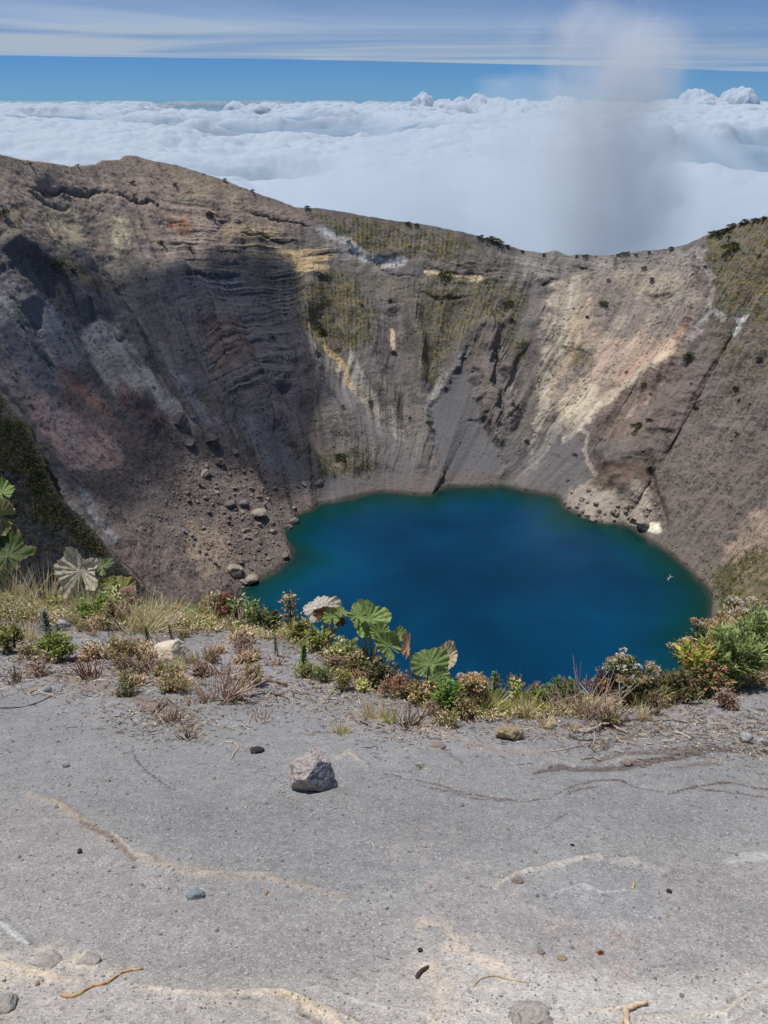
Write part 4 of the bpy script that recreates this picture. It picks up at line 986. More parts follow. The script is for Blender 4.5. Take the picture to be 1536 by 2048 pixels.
    for pts in tips:
        for i in range(per):
            q = random.uniform(.25, 1)**.7*4; k = min(int(q), 3); b = pts[k].lerp(pts[k+1], q-k)
            out = Vector((b.x, b.y, b.z*.4+h*.25)).normalized()
            if kind == 'willow': d = (pts[4]-pts[3]).normalized()+rv(.55)+Vector((0, 0, .5)); r = .22
            elif kind == 'broad': d = out+rv(.5)+Vector((0, 0, .3)); r = .4
            else: d = out+rv(.7); r = .5
            c = pc(pal) if not pal2 or kind == 'flower' or random.random() < .72 else pc(pal2)
            ll = lp*px1*random.uniform(.6, 1.3)
            L_.leaf(b+rv(px1*4.5), d, (0, 0, 1), ll, ll*r, c)
        if kind == 'flower' and random.random() < .85:
            for hI in range(3):
                c0 = pts[4]+rv(px1*5)+Vector((0, 0, px1*3)); cc = pc(pal2 or 'cream')
                for i in range(26):
                    d = rv(); d.z = abs(d.z); d.normalize(); j = random.uniform(.8, 1.15)
                    FL.leaf(c0+Vector((d.x*px1*6, d.y*px1*6, d.z*px1*3)), d+rv(.3), rv(), px1*5, px1*3.4, tuple(min(x*j, .85) for x in cc))
    S_.build('stems', M_TWIG, root); L_.build('foliage', M_LEAF, root); FL.build('flower_heads', M_DRY, root)
    return root

# ------------------------------------------------------------------ giant leaved plants on the rim
def giant_leaf(parent, pos, nrm, R0, col, col2, seed, lobes=9, cup=.25, ratio=1.0, spin=0.0, foot=None):
    rs = np.random.RandomState(seed); n = Vector(nrm).normalized(); xa = Vector((0, 0, 1)).cross(n)
    if xa.length < .1: xa = Vector((1, 0, 0))
    xa.normalize(); ya = n.cross(xa); q = Matrix.Rotation(spin, 3, n); xa = q @ xa; ya = q @ ya
    NT_, NRr = 144, 16; th = np.linspace(-math.pi*.93, math.pi*.93, NT_); r = np.linspace(0.03, 1, NRr)[:, None]
    lob = np.abs(np.sin(th*lobes/2)); Rt = (0.945+0.055*(1-(1-lob)**2.2))*(1+.025*np.sin(th*31+seed)+.015*np.sin(th*53))*(1+.075*rs.normal(size=5).dot(np.array([np.sin(k*th+k) for k in range(1, 6)])))
    Rt = Rt*(1-.25*np.abs(th/math.pi)**3)
    x = r*Rt*np.sin(th); y = r*Rt*np.cos(th)
    z = cup*(r*Rt)**2*(1+.35*np.sin(2*th+seed))+.030*r*np.cos(th*lobes)*(-1)+.11*r**2*np.sin(th*3+seed*1.3)+.05*r**3*np.sin(th*11+seed)+.05*r**2*np.sin(th*lobes*2+seed)+.035*r**3*rs.normal(size=NT_).cumsum()*.12
    z = z+.02*noise(x*5, y*5, seed, 400)
    V = np.array(pos)[None, None]+(x[..., None]*np.array(xa)*R0*ratio+y[..., None]*np.array(ya)*R0+z[..., None]*np.array(n)*R0)
    vein = np.exp(-((np.abs(np.cos(th*lobes/2)))/.16)**2)*np.ones_like(r)
    side = np.exp(-(np.abs(np.sin(r*22+np.abs(np.cos(th*lobes/2))*3))/.3)**2)*.35
    m = np.clip(vein*.0+np.exp(-(lob-1)**2/.004)+side*.6, 0, 1)[..., None]*np.ones(V.shape[:2]+(1,))
    c = lin(col)*.74*(1+.25*noise(x*6, y*6, seed, 401)[..., None]); c = c*(1-.55*m)+lin(col2)*.74*.55*m
    sp_c = sstep(.22, .34, noise(x*9, y*9, seed, 403)+.5*noise(x*3, y*3, seed, 404))[..., None]*.55; c = c*(1-sp_c)+lin((150,122,80))*.74*sp_c
    eb = sstep(.86, 1, r)*np.ones_like(x)*(.5+.5*noise(x*4, y*4, seed, 402)); c = c*(1-.5*eb[..., None])+lin((190,160,115))*GL*.5*eb[..., None]
    o = mesh_obj('leaf', V.reshape(-1, 3), grid_faces(NRr, NT_), M_LEAF, parent, cols=np.clip(c, 0, .85).reshape(-1, 3))
    return o
def giant_plant(bx, by, label, leaves, dead=False):
    """leaves: (centre px, py, radius px, normal, colour, vein colour, cup, ratio, spin, nearer m)"""
    p, _, dz = gat(bx, by); root = empty('giant_leaf_plant', p); tag(root, label, 'plant', 'giant leaved plants along the rim')
    for i, (cx, cy, rp, n, c1, c2, cup, ratio, spin, dd) in enumerate(leaves):
        d = ray(cx, cy); P_ = d*(dz-dd)                 # ray() has unit depth along the view axis
        o = giant_leaf(root, np.array(P_)-np.array(p), n, .9*rp*(dz-dd)/F, c1, c2, int(cx+cy*3) % 997, cup=cup, ratio=ratio, spin=spin)
        st = MB(); b = Vector((random.gauss(0, .03), random.gauss(0, .03), -.05)); e = Vector(np.array(P_)-np.array(p)); st.tube([b, b.lerp(e, .5)+Vector((0, .04, .02)), e], 3.0*dz/F, 2.2*dz/F, lin((150,140,90))*GL, 6)
        st.build('stalk', M_TWIG, root, True)
GRN, GRV = (146,176,92), (196,212,146); PALE, PAV = (232,222,196), (205,185,150)
giant_plant(2, 1215, 'large giant leaved plant cut by the left edge of the picture', [
    (2,985,30,(.3,-.5,.8),GRN,GRV,.2,1,.3,0), (0,1032,40,(.5,-.75,.4),(165,165,105),(215,195,140),.25,1,1.2,.1),
    (8,1072,36,(.6,-.6,.3),(225,195,150),PAV,.3,1,.8,0), (14,1112,58,(.1,-.35,.9),(72,96,44),(96,120,60),.15,1,.2,.25), (6,1172,44,(.1,-.6,.7),(130,140,90),GRV,.25,1,2,.3)])
giant_plant(165, 1215, 'giant leaved plant with one big cream leaf underside turned up', [
    (160,1142,52,(.05,-.85,.5),PALE,PAV,.22,1,.15,.2), (205,1133,22,(.2,-.6,.8),(128,150,100),GRV,.2,1,.5,-.1), (245,1182,36,(.15,-.6,.75),(165,165,90),(205,200,140),.2,1,1.0,.15), (222,1168,24,(-.3,-.6,.7),(140,150,80),GRV,.2,.8,1.6,.2)])
giant_plant(380, 1246, 'low giant leaved plant sprawling in dry grass', [
    (357,1232,22,(-.2,-.5,.8),(150,175,110),GRV,.15,1,.3,.1), (388,1234,24,(.2,-.5,.8),(158,180,112),GRV,.15,1,-.4,.1)])
giant_plant(650, 1300, 'giant leaved plant with white leaf edge curling over brown hollow', [
    (645,1214,36,(.05,-.45,.9),(240,234,220),PAV,-.25,1.1,.1,-.1), (650,1226,20,(.0,-.9,.25),(120,90,60),(150,118,84),.35,1.2,0,.1), (664,1234,21,(-.1,-.7,.6),GRN,GRV,.2,1,.2,.2), (683,1226,15,(.2,-.4,.8),(160,180,95),GRV,.1,1,.2,.2), (680,1243,16,(.2,-.9,.1),(100,78,52),(130,100,70),.3,.8,0,.15)])
giant_plant(745, 1345, 'giant leaved plant with big bright green lobed leaves over the lake', [
    (738,1240,44,(.1,-.65,.72),(152,184,98),GRV,.18,1,.1,.1), (716,1232,26,(-.3,-.6,.7),(146,176,92),GRV,.2,.8,.6,.15), (778,1292,36,(.25,-.75,.55),(150,180,100),GRV,.2,.8,.5,.25), (760,1268,24,(.1,-.7,.6),(138,170,88),GRV,.2,1,.2,.2), (798,1268,17,(.2,-.6,.7),(136,164,88),GRV,.3,.8,-.5,.1)])
giant_plant(848, 1392, 'giant leaved plant with one withered pink tan leaf beside green ones', [
    (815,1294,30,(-.35,-.7,.6),(224,178,140),(240,205,170),.5,.42,.1,.15), (858,1330,40,(-.05,-.6,.75),(134,164,92),GRV,.2,1,0,.2), (892,1316,38,(-.1,-.7,.7),(234,220,180),PAV,.3,.62,-.25,.0), (880,1352,24,(.1,-.7,.6),(124,150,88),GRV,.2,1,.4,.3)])
# ------------------------------------------------------------------ shrubs, tufts and dead plants of the ledge
for a in [
 ('bare',40,1105,34,62,'grey','dead_shrub','leafless pale shrub beside the big leaves at the left edge','dead shrub'),
 ('grass',92,1212,100,98,'straw','grass_tuft','tall straw coloured grass between the left edge and the cream leaf','grass'),
 ('bare',188,1150,52,58,'grey','dead_shrub','grey leafless twigs sticking up behind the cream leaf','dead shrub'),
 ('rosette',232,1166,34,36,'red','red_leaved_plant','dark red leaved plant right of the cream leaf','plant'),
 ('rosette',60,1200,30,30,'orange','orange_leaved_plant','small orange red leaved plant in straw grass near left edge','plant'),
 ('broadstem',98,1225,60,62,'dark','dark_leaved_plant','dark round leaved plant below the straw grass','plant'),
 ('flower',262,1210,50,56,'olive','flowering_shrub','olive shrub with dried pinkish heads right of the red leaved plant','shrub','pink',.7),
 ('bush',205,1250,84,66,'yg','shrub','yellow green shrub below the cream leaf','shrub','green'),
 ('grass',30,1226,80,84,'straw','grass_tuft','pale dry grass at the very left edge below the big leaves','grass'),
 ('bush',140,1232,70,60,'yg','shrub','yellow green shrub between the left straw grass and the cream leaf','shrub','straw',.9),
 ('bush',236,1238,60,60,'willow','leafy_bush','light green shrub right below the red leaved plant','bush','straw',.8),
 ('grass',178,1248,70,72,'straw','grass_tuft','pale dry grass under the cream leaf','grass'),
 ('bush',240,1256,76,62,'olive','shrub','brown green shrub between dry grass clumps on the left','shrub','pink'),
 ('grass',292,1262,120,72,'straw','grass_tuft','wide clump of bleached grass leaning right above the tan boulder','grass','straw',1.6,0,None,(.35,0)),
 ('grass',330,1248,70,56,'straw','grass_tuft','bleached grass just left of the low sprawling plant','grass'),
 ('grass',418,1246,50,62,'straw','grass_tuft','thin dry grass right of the low sprawling plant','grass','straw',.7),
 ('bush',436,1240,54,56,'olive','shrub','olive shrub on the rim above the lake corner','shrub','straw',.8),
 ('flower',458,1246,46,52,'olive','flowering_shrub','shrub with a few red tips where the lake corner begins','shrub','red',.6),
 ('bush',492,1250,70,60,'green','shrub','green brown shrub against the lake corner','shrub','pink',.9),
 ('rosette',488,1252,26,30,'orange','orange_leaved_plant','orange leaved sprig at the foot of the rim shrubs','plant'),
 ('bush',530,1262,66,48,'dark','shrub','dark olive shrub left of the tiered sapling','shrub','olive'),
 ('tiered',583,1262,52,82,'olive','tiered_sapling','small tiered sapling standing against the lake','sapling','rust'),
 ('bush',606,1284,60,48,'olive','shrub','olive shrub just right of the tiered sapling','shrub','yg',.8),
 ('bush',640,1304,56,50,'yg','shrub','yellow green shrub below the white curled leaf','shrub','brown',.8),
 ('bush',690,1330,64,62,'yg','shrub','yellow green shrub between the brown hollow leaf and green leaves','shrub','straw',.8),
 ('bush',724,1350,64,60,'olive','shrub','dull olive shrub under the big bright green leaves','shrub','pink',.9),
 ('bush',765,1372,66,62,'dark','shrub','dark green shrub below the second bright green leaf','shrub','brown'),
 ('heath',800,1392,70,48,'brown','heath_shrub','brown twiggy shrub below the withered pink leaf','shrub','orange'),
 ('bare',830,1390,80,64,'brown','dead_shrub','tangle of dark bare twigs beside the withered pink leaf','dead shrub'),
 ('bush',850,1408,64,52,'olive','shrub','olive shrub under the green and cream leaf pair','shrub','rust',.8),
 ('bush',896,1420,66,72,'green','shrub','green shrub right below the cream leaf edge','shrub','yg'),
 ('flower',945,1418,62,78,'olive','flowering_shrub','shrub with brown seed heads right of the cream leaf','shrub','rust'),
 ('flower',940,1396,40,68,'green','flowering_shrub','small white flowering shrub standing above its neighbours at the lake','shrub','cream',.6),
 ('broadstem',986,1412,34,88,'green','round_leaved_plant','taller round leaved stem with a pale top leaf against the lake','plant',None,1.4),
 ('broadstem',1028,1410,32,74,'lime','round_leaved_plant','shorter round leaved stem right of the taller one','plant',None,1.2),
 ('grass',968,1424,86,54,'strawg','grass_tuft','yellow green grass under the round leaved stems','grass',None,1.3),
 ('heath',1005,1412,110,54,'dark','heath_shrub','dark green mound behind the round leaved stems','shrub',None,1.0,1.2),
 ('heath',1090,1410,120,58,'purple','heath_shrub','low purple brown mound at the lowest part of the rim','shrub','brown',1.0,1.2),
 ('grass',1052,1424,70,42,'strawg','grass_tuft','low yellow grass at the lowest part of the rim','grass'),
 ('bush',1072,1416,56,44,'green','shrub','small green shrub in yellow grass at the lowest rim','shrub','orange',.7),
 ('bush',1122,1410,70,56,'green','shrub','green shrub left of the pale upright stems','shrub','red',.8),
 ('twigs',1172,1432,84,112,'pink','dead_shrub','clump of pale upright dead stems in front of the reddish shrub','dead shrub',None,1.5),
 ('twigs',1120,1424,60,66,'pink','dead_shrub','shorter pale dead stems left of the tall pale clump','dead shrub',None,.8),
 ('bush',1194,1396,66,80,'red','shrub','reddish shrub left of the white headed bush','shrub','olive',.8),
 ('flower',1250,1406,92,116,'dark','flowering_shrub','round bush topped with white and tan flower heads','shrub','cream',1.3),
 ('bare',1298,1372,48,62,'grey','dead_shrub','grey bare twigs curving up right of the white headed bush','dead shrub'),
 ('grass',1285,1408,86,58,'strawg','grass_tuft','yellow green grass in front of the white headed bush','grass',None,1.3),
 ('bush',1340,1400,110,62,'dark','shrub','low dark shrub with red flecks right of the yellow grass','shrub','red',1.3),
 ('broad',1372,1376,84,128,'lime','broad_leaved_shrub','broad leaved lime shrub with pink red tips leaning over the lake','shrub','orange',1.2),
 ('bush',1410,1388,90,66,'dark','shrub','dark green shrub below the light green bush','shrub','orange',1.2),
 ('willow',1440,1376,126,150,'willow','leafy_bush','light green narrow leaved bush right of the lime shrub','bush',None,1.5),
 ('willow',1510,1352,120,150,'willow','leafy_bush','light green narrow leaved bush at the right edge','bush',None,1.5),
 ('flower',1440,1330,110,126,'dark','flowering_shrub','tan headed shrub behind the light green bush facing the lake','shrub','rust',1.6,.5),
 ('flower',1500,1310,110,140,'olive','flowering_shrub','tall shrub of tan and cream heads at the right edge','shrub','rust',1.6,.6),
 ('flower',1545,1280,110,160,'olive','flowering_shrub','tallest shrub at the right edge with scattered cream heads','shrub','cream',1.6,.8),
 ('heath',1300,1412,80,30,'brown','heath_shrub','brown litter shrub at the foot of the yellow green grass','shrub','pink',.6),
 ('heath',1490,1372,110,40,'brown','heath_shrub','dry brown undergrowth at the foot of the right edge bush','shrub','olive',.7),
 # on the ledge itself
 ('bush',22,1300,70,56,'olive','shrub','olive shrub on the ledge at the left edge','shrub','yg',.9),
 ('grass',55,1282,80,40,'straw','grass_tuft','short dry grass behind the silvery sprigs on the left','grass'),
 ('sprout',100,1290,36,72,'silver','silvery_sprig','taller dark silvery sprig on the ledge at left','plant',None,1.2),
 ('sprout',125,1300,30,50,'silver','silvery_sprig','shorter dark silvery sprig beside the taller one','plant',None,1.0),
 ('bush',118,1320,84,54,'yg','shrub','rounded yellow green shrub on the ledge at left','shrub','olive',1.2),
 ('heath',74,1316,70,40,'olive','heath_shrub','low olive shrub between two yellow green shrubs at left','shrub','pink',.8),
 ('sprout',176,1308,22,24,'green','green_sprout','tiny green sprout right of the rounded yellow green shrub','plant',None,.6),
 ('twigs',213,1318,40,50,'brown','dead_shrub','dark brown twig clump left of the tan boulder','dead shrub',None,.8),
 ('heath',250,1326,70,66,'olive','heath_shrub','yellow brown twiggy shrub left of the tan boulder','shrub','rust',1.1),
 ('sprout',298,1298,22,46,'dark','green_sprout','dark green sprout just behind the tan boulder on its left','plant'),
 ('twigs',326,1292,34,44,'pink','dead_shrub','pinkish stems rising behind the tan boulder','dead shrub',None,.5),
 ('sprout',346,1290,18,44,'dark','green_sprout','thin dark sprout behind the tan boulder','plant',None,.8),
 ('sprout',366,1300,20,40,'olive','green_sprout','olive sprout just behind the tan boulder on its right','plant',None,.8),
 ('grass',374,1326,34,28,'strawg','grass_tuft','small green grass tuft touching the tan boulder','grass',None,.5),
 ('twigs',402,1330,56,46,'pink','dead_shrub','pinkish dead plant right of the tan boulder','dead shrub','red',.9),
 ('twigs',440,1348,56,36,'pink','dead_shrub','sprawling pink brown twigs right of the tan boulder','dead shrub',None,.8),
 ('heath',84,1352,80,34,'brown','heath_shrub','flat brown shrub on bare ash left of the reddish twigs','shrub','pink',.7),
 ('twigs',178,1352,56,46,'red','dead_shrub','reddish twig clump below the rounded yellow green shrub','dead shrub','brown',1.0),
 ('heath',258,1346,64,30,'brown','heath_shrub','low dark brown shrub below the yellow brown shrub','shrub','olive',.6),
 ('heath',350,1382,64,40,'olive','heath_shrub','small twiggy shrub below the tan boulder','shrub','pink',.8),
 ('heath',262,1388,54,26,'dark','heath_shrub','dark half buried shrub left of the stem bundle','shrub','brown',.6),
 ('twigs',412,1398,40,46,'pink','dead_shrub','small fan of pale stems left of the leaning stem bundle','dead shrub',None,1.0),
 ('twigs',462,1396,80,84,'pink','dead_shrub','large bundle of pale stems leaning right','dead shrub',None,1.7,0,None,(.7,0)),
 ('heath',503,1370,60,46,'olive','heath_shrub','green tipped shrub growing through the leaning stem bundle','shrub','pink',.8),
 ('twigs',508,1322,34,46,'pink','dead_shrub','thin forked pinkish stems in the middle of the ash slope','dead shrub','rust',.4),
 ('sprout',553,1312,15,42,'dark','green_sprout','narrow spiky green sprout on bare ash','plant',None,1.1),
 ('sprout',607,1346,28,62,'green','green_sprout','tallest green sprout on the bare ash slope','plant','yg',1.4),
 ('heath',612,1356,56,30,'olive','heath_shrub','low shrub at the foot of the tallest green sprout','shrub','green',.7),
 ('heath',645,1362,58,28,'dark','heath_shrub','creeping green shrub right of the tallest sprout','shrub','yg',.6),
 ('heath',684,1378,40,46,'olive','heath_shrub','upright olive shrub with its root showing','shrub','strawg',.8),
 ('heath',726,1368,54,32,'brown','heath_shrub','reddish low shrub below the rim leaves','shrub','orange',.7),
 ('heath',780,1376,60,30,'brown','heath_shrub','reddish brown low shrub nearer the rim edge','shrub','orange',.7),
 ('heath',724,1380,26,22,'strawg','heath_shrub','tiny yellowish plant on bare ash below the rim','shrub',None,.5),
 ('grass',682,1464,30,34,'straw','grass_tuft','little yellow tuft alone on the ash above the big grey rock','grass','strawg',.5),
 ('grass',752,1440,56,46,'straw','grass_tuft','pale bleached tuft beside the dark root hollow','grass',None,.8),
 ('grass',780,1446,26,36,'strawg','grass_tuft','narrow pale tuft left of the dark root hollow','grass',None,.35),
 ('twigs',812,1452,56,60,'brown','dead_shrub','dark dead root clump in a hollow of the ash','dead shrub',None,.9),
 ('heath',890,1448,50,30,'olive','heath_shrub','withered olive shrub left of the tan topped rock','shrub','straw',.6),
 ('twigs',1215,1452,46,62,'bark','dead_shrub','grey dead stump with a few upright stems','dead shrub',None,.6),
 ('bare',1240,1440,50,86,'grey','dead_shrub','single pale bare stem with twigs in front of the bushes','dead shrub',None,.4),
 ('twigs',520,1440,50,24,'pink','dead_shrub','low pink dead plant below the leaning stem bundle','dead shrub',None,.4),
 ('twigs',375,1478,36,26,'brown','dead_shrub','dark brown tangle of rootlets on the ash at left','dead shrub',None,.7),
 ('twigs',345,1440,60,26,'brown','dead_shrub','brown dead twigs above the dark rootlet tangle','dead shrub',None,.6),
 ('sprout',33,1352,12,26,'brown','dead_sprig','small dry brown sprig on bare ash near the left edge','plant',None,.5),
]:
    a = list(a)+[None]*0; plant(*a)

# dry little plants strewn over the upper ledge, copies of six
dry = []
for k, (kd_, pl_, p2_, w_, h_) in enumerate([('heath','brown','pink',46,26),('twigs','pink',None,44,34),('heath','olive','pink',44,30),('twigs','brown','olive',40,28),('heath','rust','brown',50,22),('grass','straw','straw',34,26)]):
    o = plant(kd_, 300+14*k, 1345+7*k, w_, h_, pl_, 'dry_plant', ['small brown twiggy plant', 'small clump of pinkish bare stems', 'small olive twiggy plant', 'small clump of dark brown stems', 'low rust coloured plant', 'tiny straw tuft'][k]+' strewn over the upper ash ledge', 'dry plant', p2_, .8, 0, None, (0, 0), 'small dry plants strewn over the ledge')
    dry.append((o, gat(300+14*k, 1345+7*k)[2]))
rd = random.Random(17); n_ = 0
while n_ < 46:
    x = rd.choice([rd.gauss(330, 150), rd.gauss(640, 120), rd.gauss(1180, 130)]); y = rd.uniform(1250, 1480)
    e = np.interp(x, EDGE[:, 0], EDGE[:, 1])
    if not (-10 < x < 1540) or y < e+12 or y > e+(58 if x > 560 else 105)+max(0, (460-x)*.22) or (300 < x < 375 and 1285 < y < 1335): continue
    o, d0 = dry[rd.randrange(6)]; c = copy_tree(o); p, _, dz = gat(x, y); k = dz/d0*rd.uniform(.6, 1.1)
    c.location = p; c.scale = (k, k, k*rd.uniform(.8, 1.2)); c.rotation_euler = (0, 0, rd.uniform(0, 6.28)); n_ += 1

# ------------------------------------------------------------------ sticks, twigs and roots
def to_ground(pts, lift=0.0):
    out = []
    for q in pts:
        p, n, dz = gat(q[0], q[1]); p = p+np.array([0, 0, lift+(q[2]*dz/F if len(q) > 2 else 0)]); out.append(Vector(p))
    return out
def smooth_pts(pts, k=5, jit=0.0):
    out = []; n = len(pts)
    for i in range(n-1):
        p0, p1, p2, p3 = pts[max(i-1, 0)], pts[i], pts[i+1], pts[min(i+2, n-1)]
        for j in range(k):
            t_ = j/k; out.append(0.5*((2*p1)+(p2-p0)*t_+(2*p0-5*p1+4*p2-p3)*t_*t_+(3*p1-p0-3*p2+p3)*t_**3)+rv(jit))
    return out+[pts[-1]]
def stick(paths, rpx, col, name, label, cat='stick', extra=None, sides=8, group=None):
    random.seed(len(label)*13+int(paths[0][0][0])); mb = MB(); o0 = None
    for k, pth in enumerate(paths):
        dz = gat(pth[0][0], pth[0][1])[2]; r = rpx*dz/F*(1 if k == 0 else .65)
        pts = smooth_pts(to_ground(pth, r*.8), 5, r*.18)
        if o0 is None: o0 = pts[0].copy()
        rr_ = [r*(1-.45*i/len(pts))*random.uniform(.78, 1.24) for i in range(len(pts))]
        mb.tube([p-o0 for p in pts], rr_, 0, lin(col)*.72*random.uniform(.9, 1.1), sides)
    o = mb.build(name, M_TWIG, None, True); o.location = o0; tag(o, label, cat, group); return o
stick([[(122,1994),(150,1992),(185,1974),(215,1964),(245,1948),(286,1939)]], 4.2, (216,178,132), 'stick', 'long wavy orange tan stick at the bottom left')
stick([[(946,1974),(962,1958),(990,1955),(1018,1958),(1053,1966)]], 2.2, (220,195,160), 'stick', 'thin arched tan twig at the bottom centre')
stick([[(1254,2062),(1252,2030),(1256,2020),(1272,2016),(1292,2007)]], 7, (238,212,176), 'stick', 'pale bent stick cut by the bottom edge of the picture')
stick([[(833,1954),(843,1945),(856,1933)]], 4.5, (96,84,74), 'bark_chip', 'dark flat bark chip left of the thin arched twig', 'bark')
stick([[(1265,1779),(1267,1768)]], 3, (232,212,140), 'wood_chip', 'small yellow wood chip on the lower right ash', 'wood chip')
stick([[(531,1791),(536,1783)]], 2.2, (214,160,100), 'wood_chip', 'tiny orange wood chip right of the blue grey pebble', 'wood chip')
stick([[(1345,1462),(1362,1468),(1375,1474),(1383,1481)]], 3.2, (222,210,196), 'stick', 'short white stick above the dark streak on the right')
stick([[(1165,1519),(1185,1516),(1200,1522)]], 3.4, (178,166,146), 'stick', 'flat grey brown stick on the dark streak')
stick([[(1145,1462),(1165,1464),(1188,1462,4),(1200,1458,10),(1215,1455,8),(1235,1460),(1255,1468)],[(1188,1470,4),(1190,1480),(1186,1490)],[(1195,1460,8),(1180,1463,6),(1150,1461)]], 3.4, (198,182,168), 'fallen_branch', 'pale fallen branch with bent fork below the bushes', 'branch')
stick([[(1187,1484),(1180,1495),(1190,1505)],[(1187,1484),(1205,1495),(1212,1502)],[(1187,1484),(1200,1480),(1210,1490)],[(1187,1484),(1170,1498)]], 2.2, (120,104,94), 'root', 'small knot of dark roots below the pale fallen branch', 'root')
stick([[(1100,1503),(1130,1500),(1160,1492),(1175,1487)]], 1.8, (196,178,162), 'stick', 'thin pale root running left from the dark root knot')
stick([[(1290,1486),(1320,1490),(1345,1498),(1368,1502)]], 1.4, (190,176,162), 'stick', 'thin straight twig lying above the dark streak')
stick([[(1240,1443),(1280,1440),(1310,1444),(1340,1442),(1370,1448)],[(1300,1444),(1320,1455),(1325,1458)]], 2.2, (110,96,88), 'root', 'dark root line running right from the dead stump', 'root')
stick([[(1140,1472),(1150,1478),(1165,1480),(1185,1481)]], 2.2, (96,84,78), 'root', 'dark short root left of the root knot', 'root')
stick([[(1448,1405),(1460,1412),(1480,1419)],[(1460,1412,3),(1445,1420)],[(1455,1408),(1466,1414)]], 2.0, (84,80,80), 'stick', 'dark forked twig on pale ash at the right')
stick([[(448,1482),(470,1487),(476,1497),(470,1505),(462,1518)],[(476,1497),(490,1500),(497,1494)]], 1.7, (222,205,180), 'stick', 'pale forked twig left of the small dark stone')
stick([[(482,1450),(500,1460)],[(490,1456),(500,1440),(502,1428)]], 1.5, (215,200,180), 'stick', 'small pale forked twig above the ash on the left middle')
stick([[(405,1443),(430,1450),(460,1456)]], 1.4, (206,192,176), 'stick', 'thin pale straight root left of the forked twig')
stick([[(435,1410),(470,1402),(505,1395),(540,1386)],[(440,1412),(480,1408),(520,1405)],[(540,1386),(575,1400),(578,1410)]], 2.2, (78,68,62), 'root', 'long dark root under the leaning stem bundle', 'root')
stick([[(530,1362),(552,1366),(574,1371)]], 3.2, (134,112,96), 'stick', 'brown stick right of the leaning stem bundle')
stick([[(612,1298),(625,1302),(640,1304)]], 1.4, (215,198,176), 'stick', 'pale curved straw right of the tallest green sprout')
stick([[(735,1370),(742,1350,14),(735,1330,30),(740,1320,40)],[(735,1370),(760,1374),(800,1376)]], 2.2, (134,112,94), 'stick', 'brown twig arching before the dark green rim shrub')
stick([[(650,1403),(665,1385),(682,1372)]], 2.0, (205,182,160), 'root', 'pale root trailing left from the upright olive shrub', 'root')
stick([[(735,1345),(745,1365),(765,1385)]], 1.5, (205,188,170), 'stick', 'pale twig sloping down from the brown arching twig')
stick([[(720,1443),(735,1449)],[(755,1450),(770,1454)]], 2.4, (60,52,50), 'stick', 'short black twig right of the lone yellow tuft')
stick([[(838,1418),(842,1430),(834,1445)]], 1.8, (205,188,168), 'stick', 'bent pale twig right of the dark root hollow')
stick([[(886,1437),(890,1447),(894,1457)]], 2.8, (236,222,190), 'stick', 'short upright cream stick near the withered olive shrub')
stick([[(865,1438),(872,1446),(878,1455)]], 2.2, (214,192,162), 'stick', 'small tan stick left of the short cream stick')
stick([[(60,1385),(75,1380),(85,1388)],[(60,1392),(85,1388),(118,1396)]], 2.2, (214,192,172), 'stick', 'pink tan stick beside the pale blue pebble')
stick([[(0,1418),(40,1415),(75,1408),(100,1395),(108,1390)]], 1.4, (92,84,80), 'root', 'thin dark root curving along the left edge ash', 'root')
stick([[(230,1390),(260,1378),(295,1368),(330,1358)]], 2.0, (186,160,136), 'stick', 'long straight twig leaning below the tan boulder')
stick([[(236,1392),(262,1394),(285,1392)]], 2.2, (66,58,54), 'stick', 'black twig lying under the long straight twig')
stick([[(305,1425),(318,1412,5),(330,1402,8)],[(310,1430),(330,1412,5),(334,1404,8)],[(335,1398,4),(350,1410,4),(358,1416)]], 2.6, (168,144,126), 'root', 'twisted brown root sticking out of the ash at left', 'root')
stick([[(378,1412,4),(372,1400,10),(382,1408,6)]], 2.2, (150,128,112), 'root', 'curled root tip right of the twisted brown root', 'root')
stick([[(12,1302),(30,1293),(46,1286)],[(38,1302),(50,1292),(58,1284)]], 2.4, (186,164,146), 'stick', 'pair of dry stalks lying at the left edge shrub')
stick([[(136,1298),(160,1296)],[(135,1310),(150,1303),(165,1310)]], 1.7, (150,130,118), 'root', 'thin brown root beside the rounded yellow green shrub', 'root')
stick([[(390,1330),(400,1322),(415,1318),(425,1312)]], 1.8, (206,180,160), 'stick', 'pale curved stick right of the tan boulder')
stick([[(465,1325),(475,1318),(488,1312)]], 2, (200,176,158), 'stick', 'pale short stick in the middle of the ash slope')
stick([[(628,1496,8),(640,1516,14),(648,1532,22)]], 1.2, (214,190,170), 'stick', 'thin straw leaning on top of the big grey rock')
stick([[(738,1686),(747,1690),(749,1704)]], 1.3, (216,206,196), 'stick', 'tiny white twig right below the big grey rock')
stick([[(1008,1445),(1022,1452),(1030,1456)],[(1100,1505),(1110,1512),(1118,1522)]], 1.4, (190,170,150), 'stick', 'thin rootlets around the tan topped rock')
stick([[(920,1405),(905,1418),(895,1425),(890,1432)]], 2.0, (214,186,158), 'stick', 'tan twig dropping from the rim right of the cream leaf')
stick([[(1428,1385),(1420,1400),(1410,1410)],[(1395,1390),(1370,1398),(1340,1405)],[(1395,1390),(1430,1380),(1470,1378)]], 1.8, (176,150,130), 'root', 'brown runner along the foot of the right bushes', 'root')

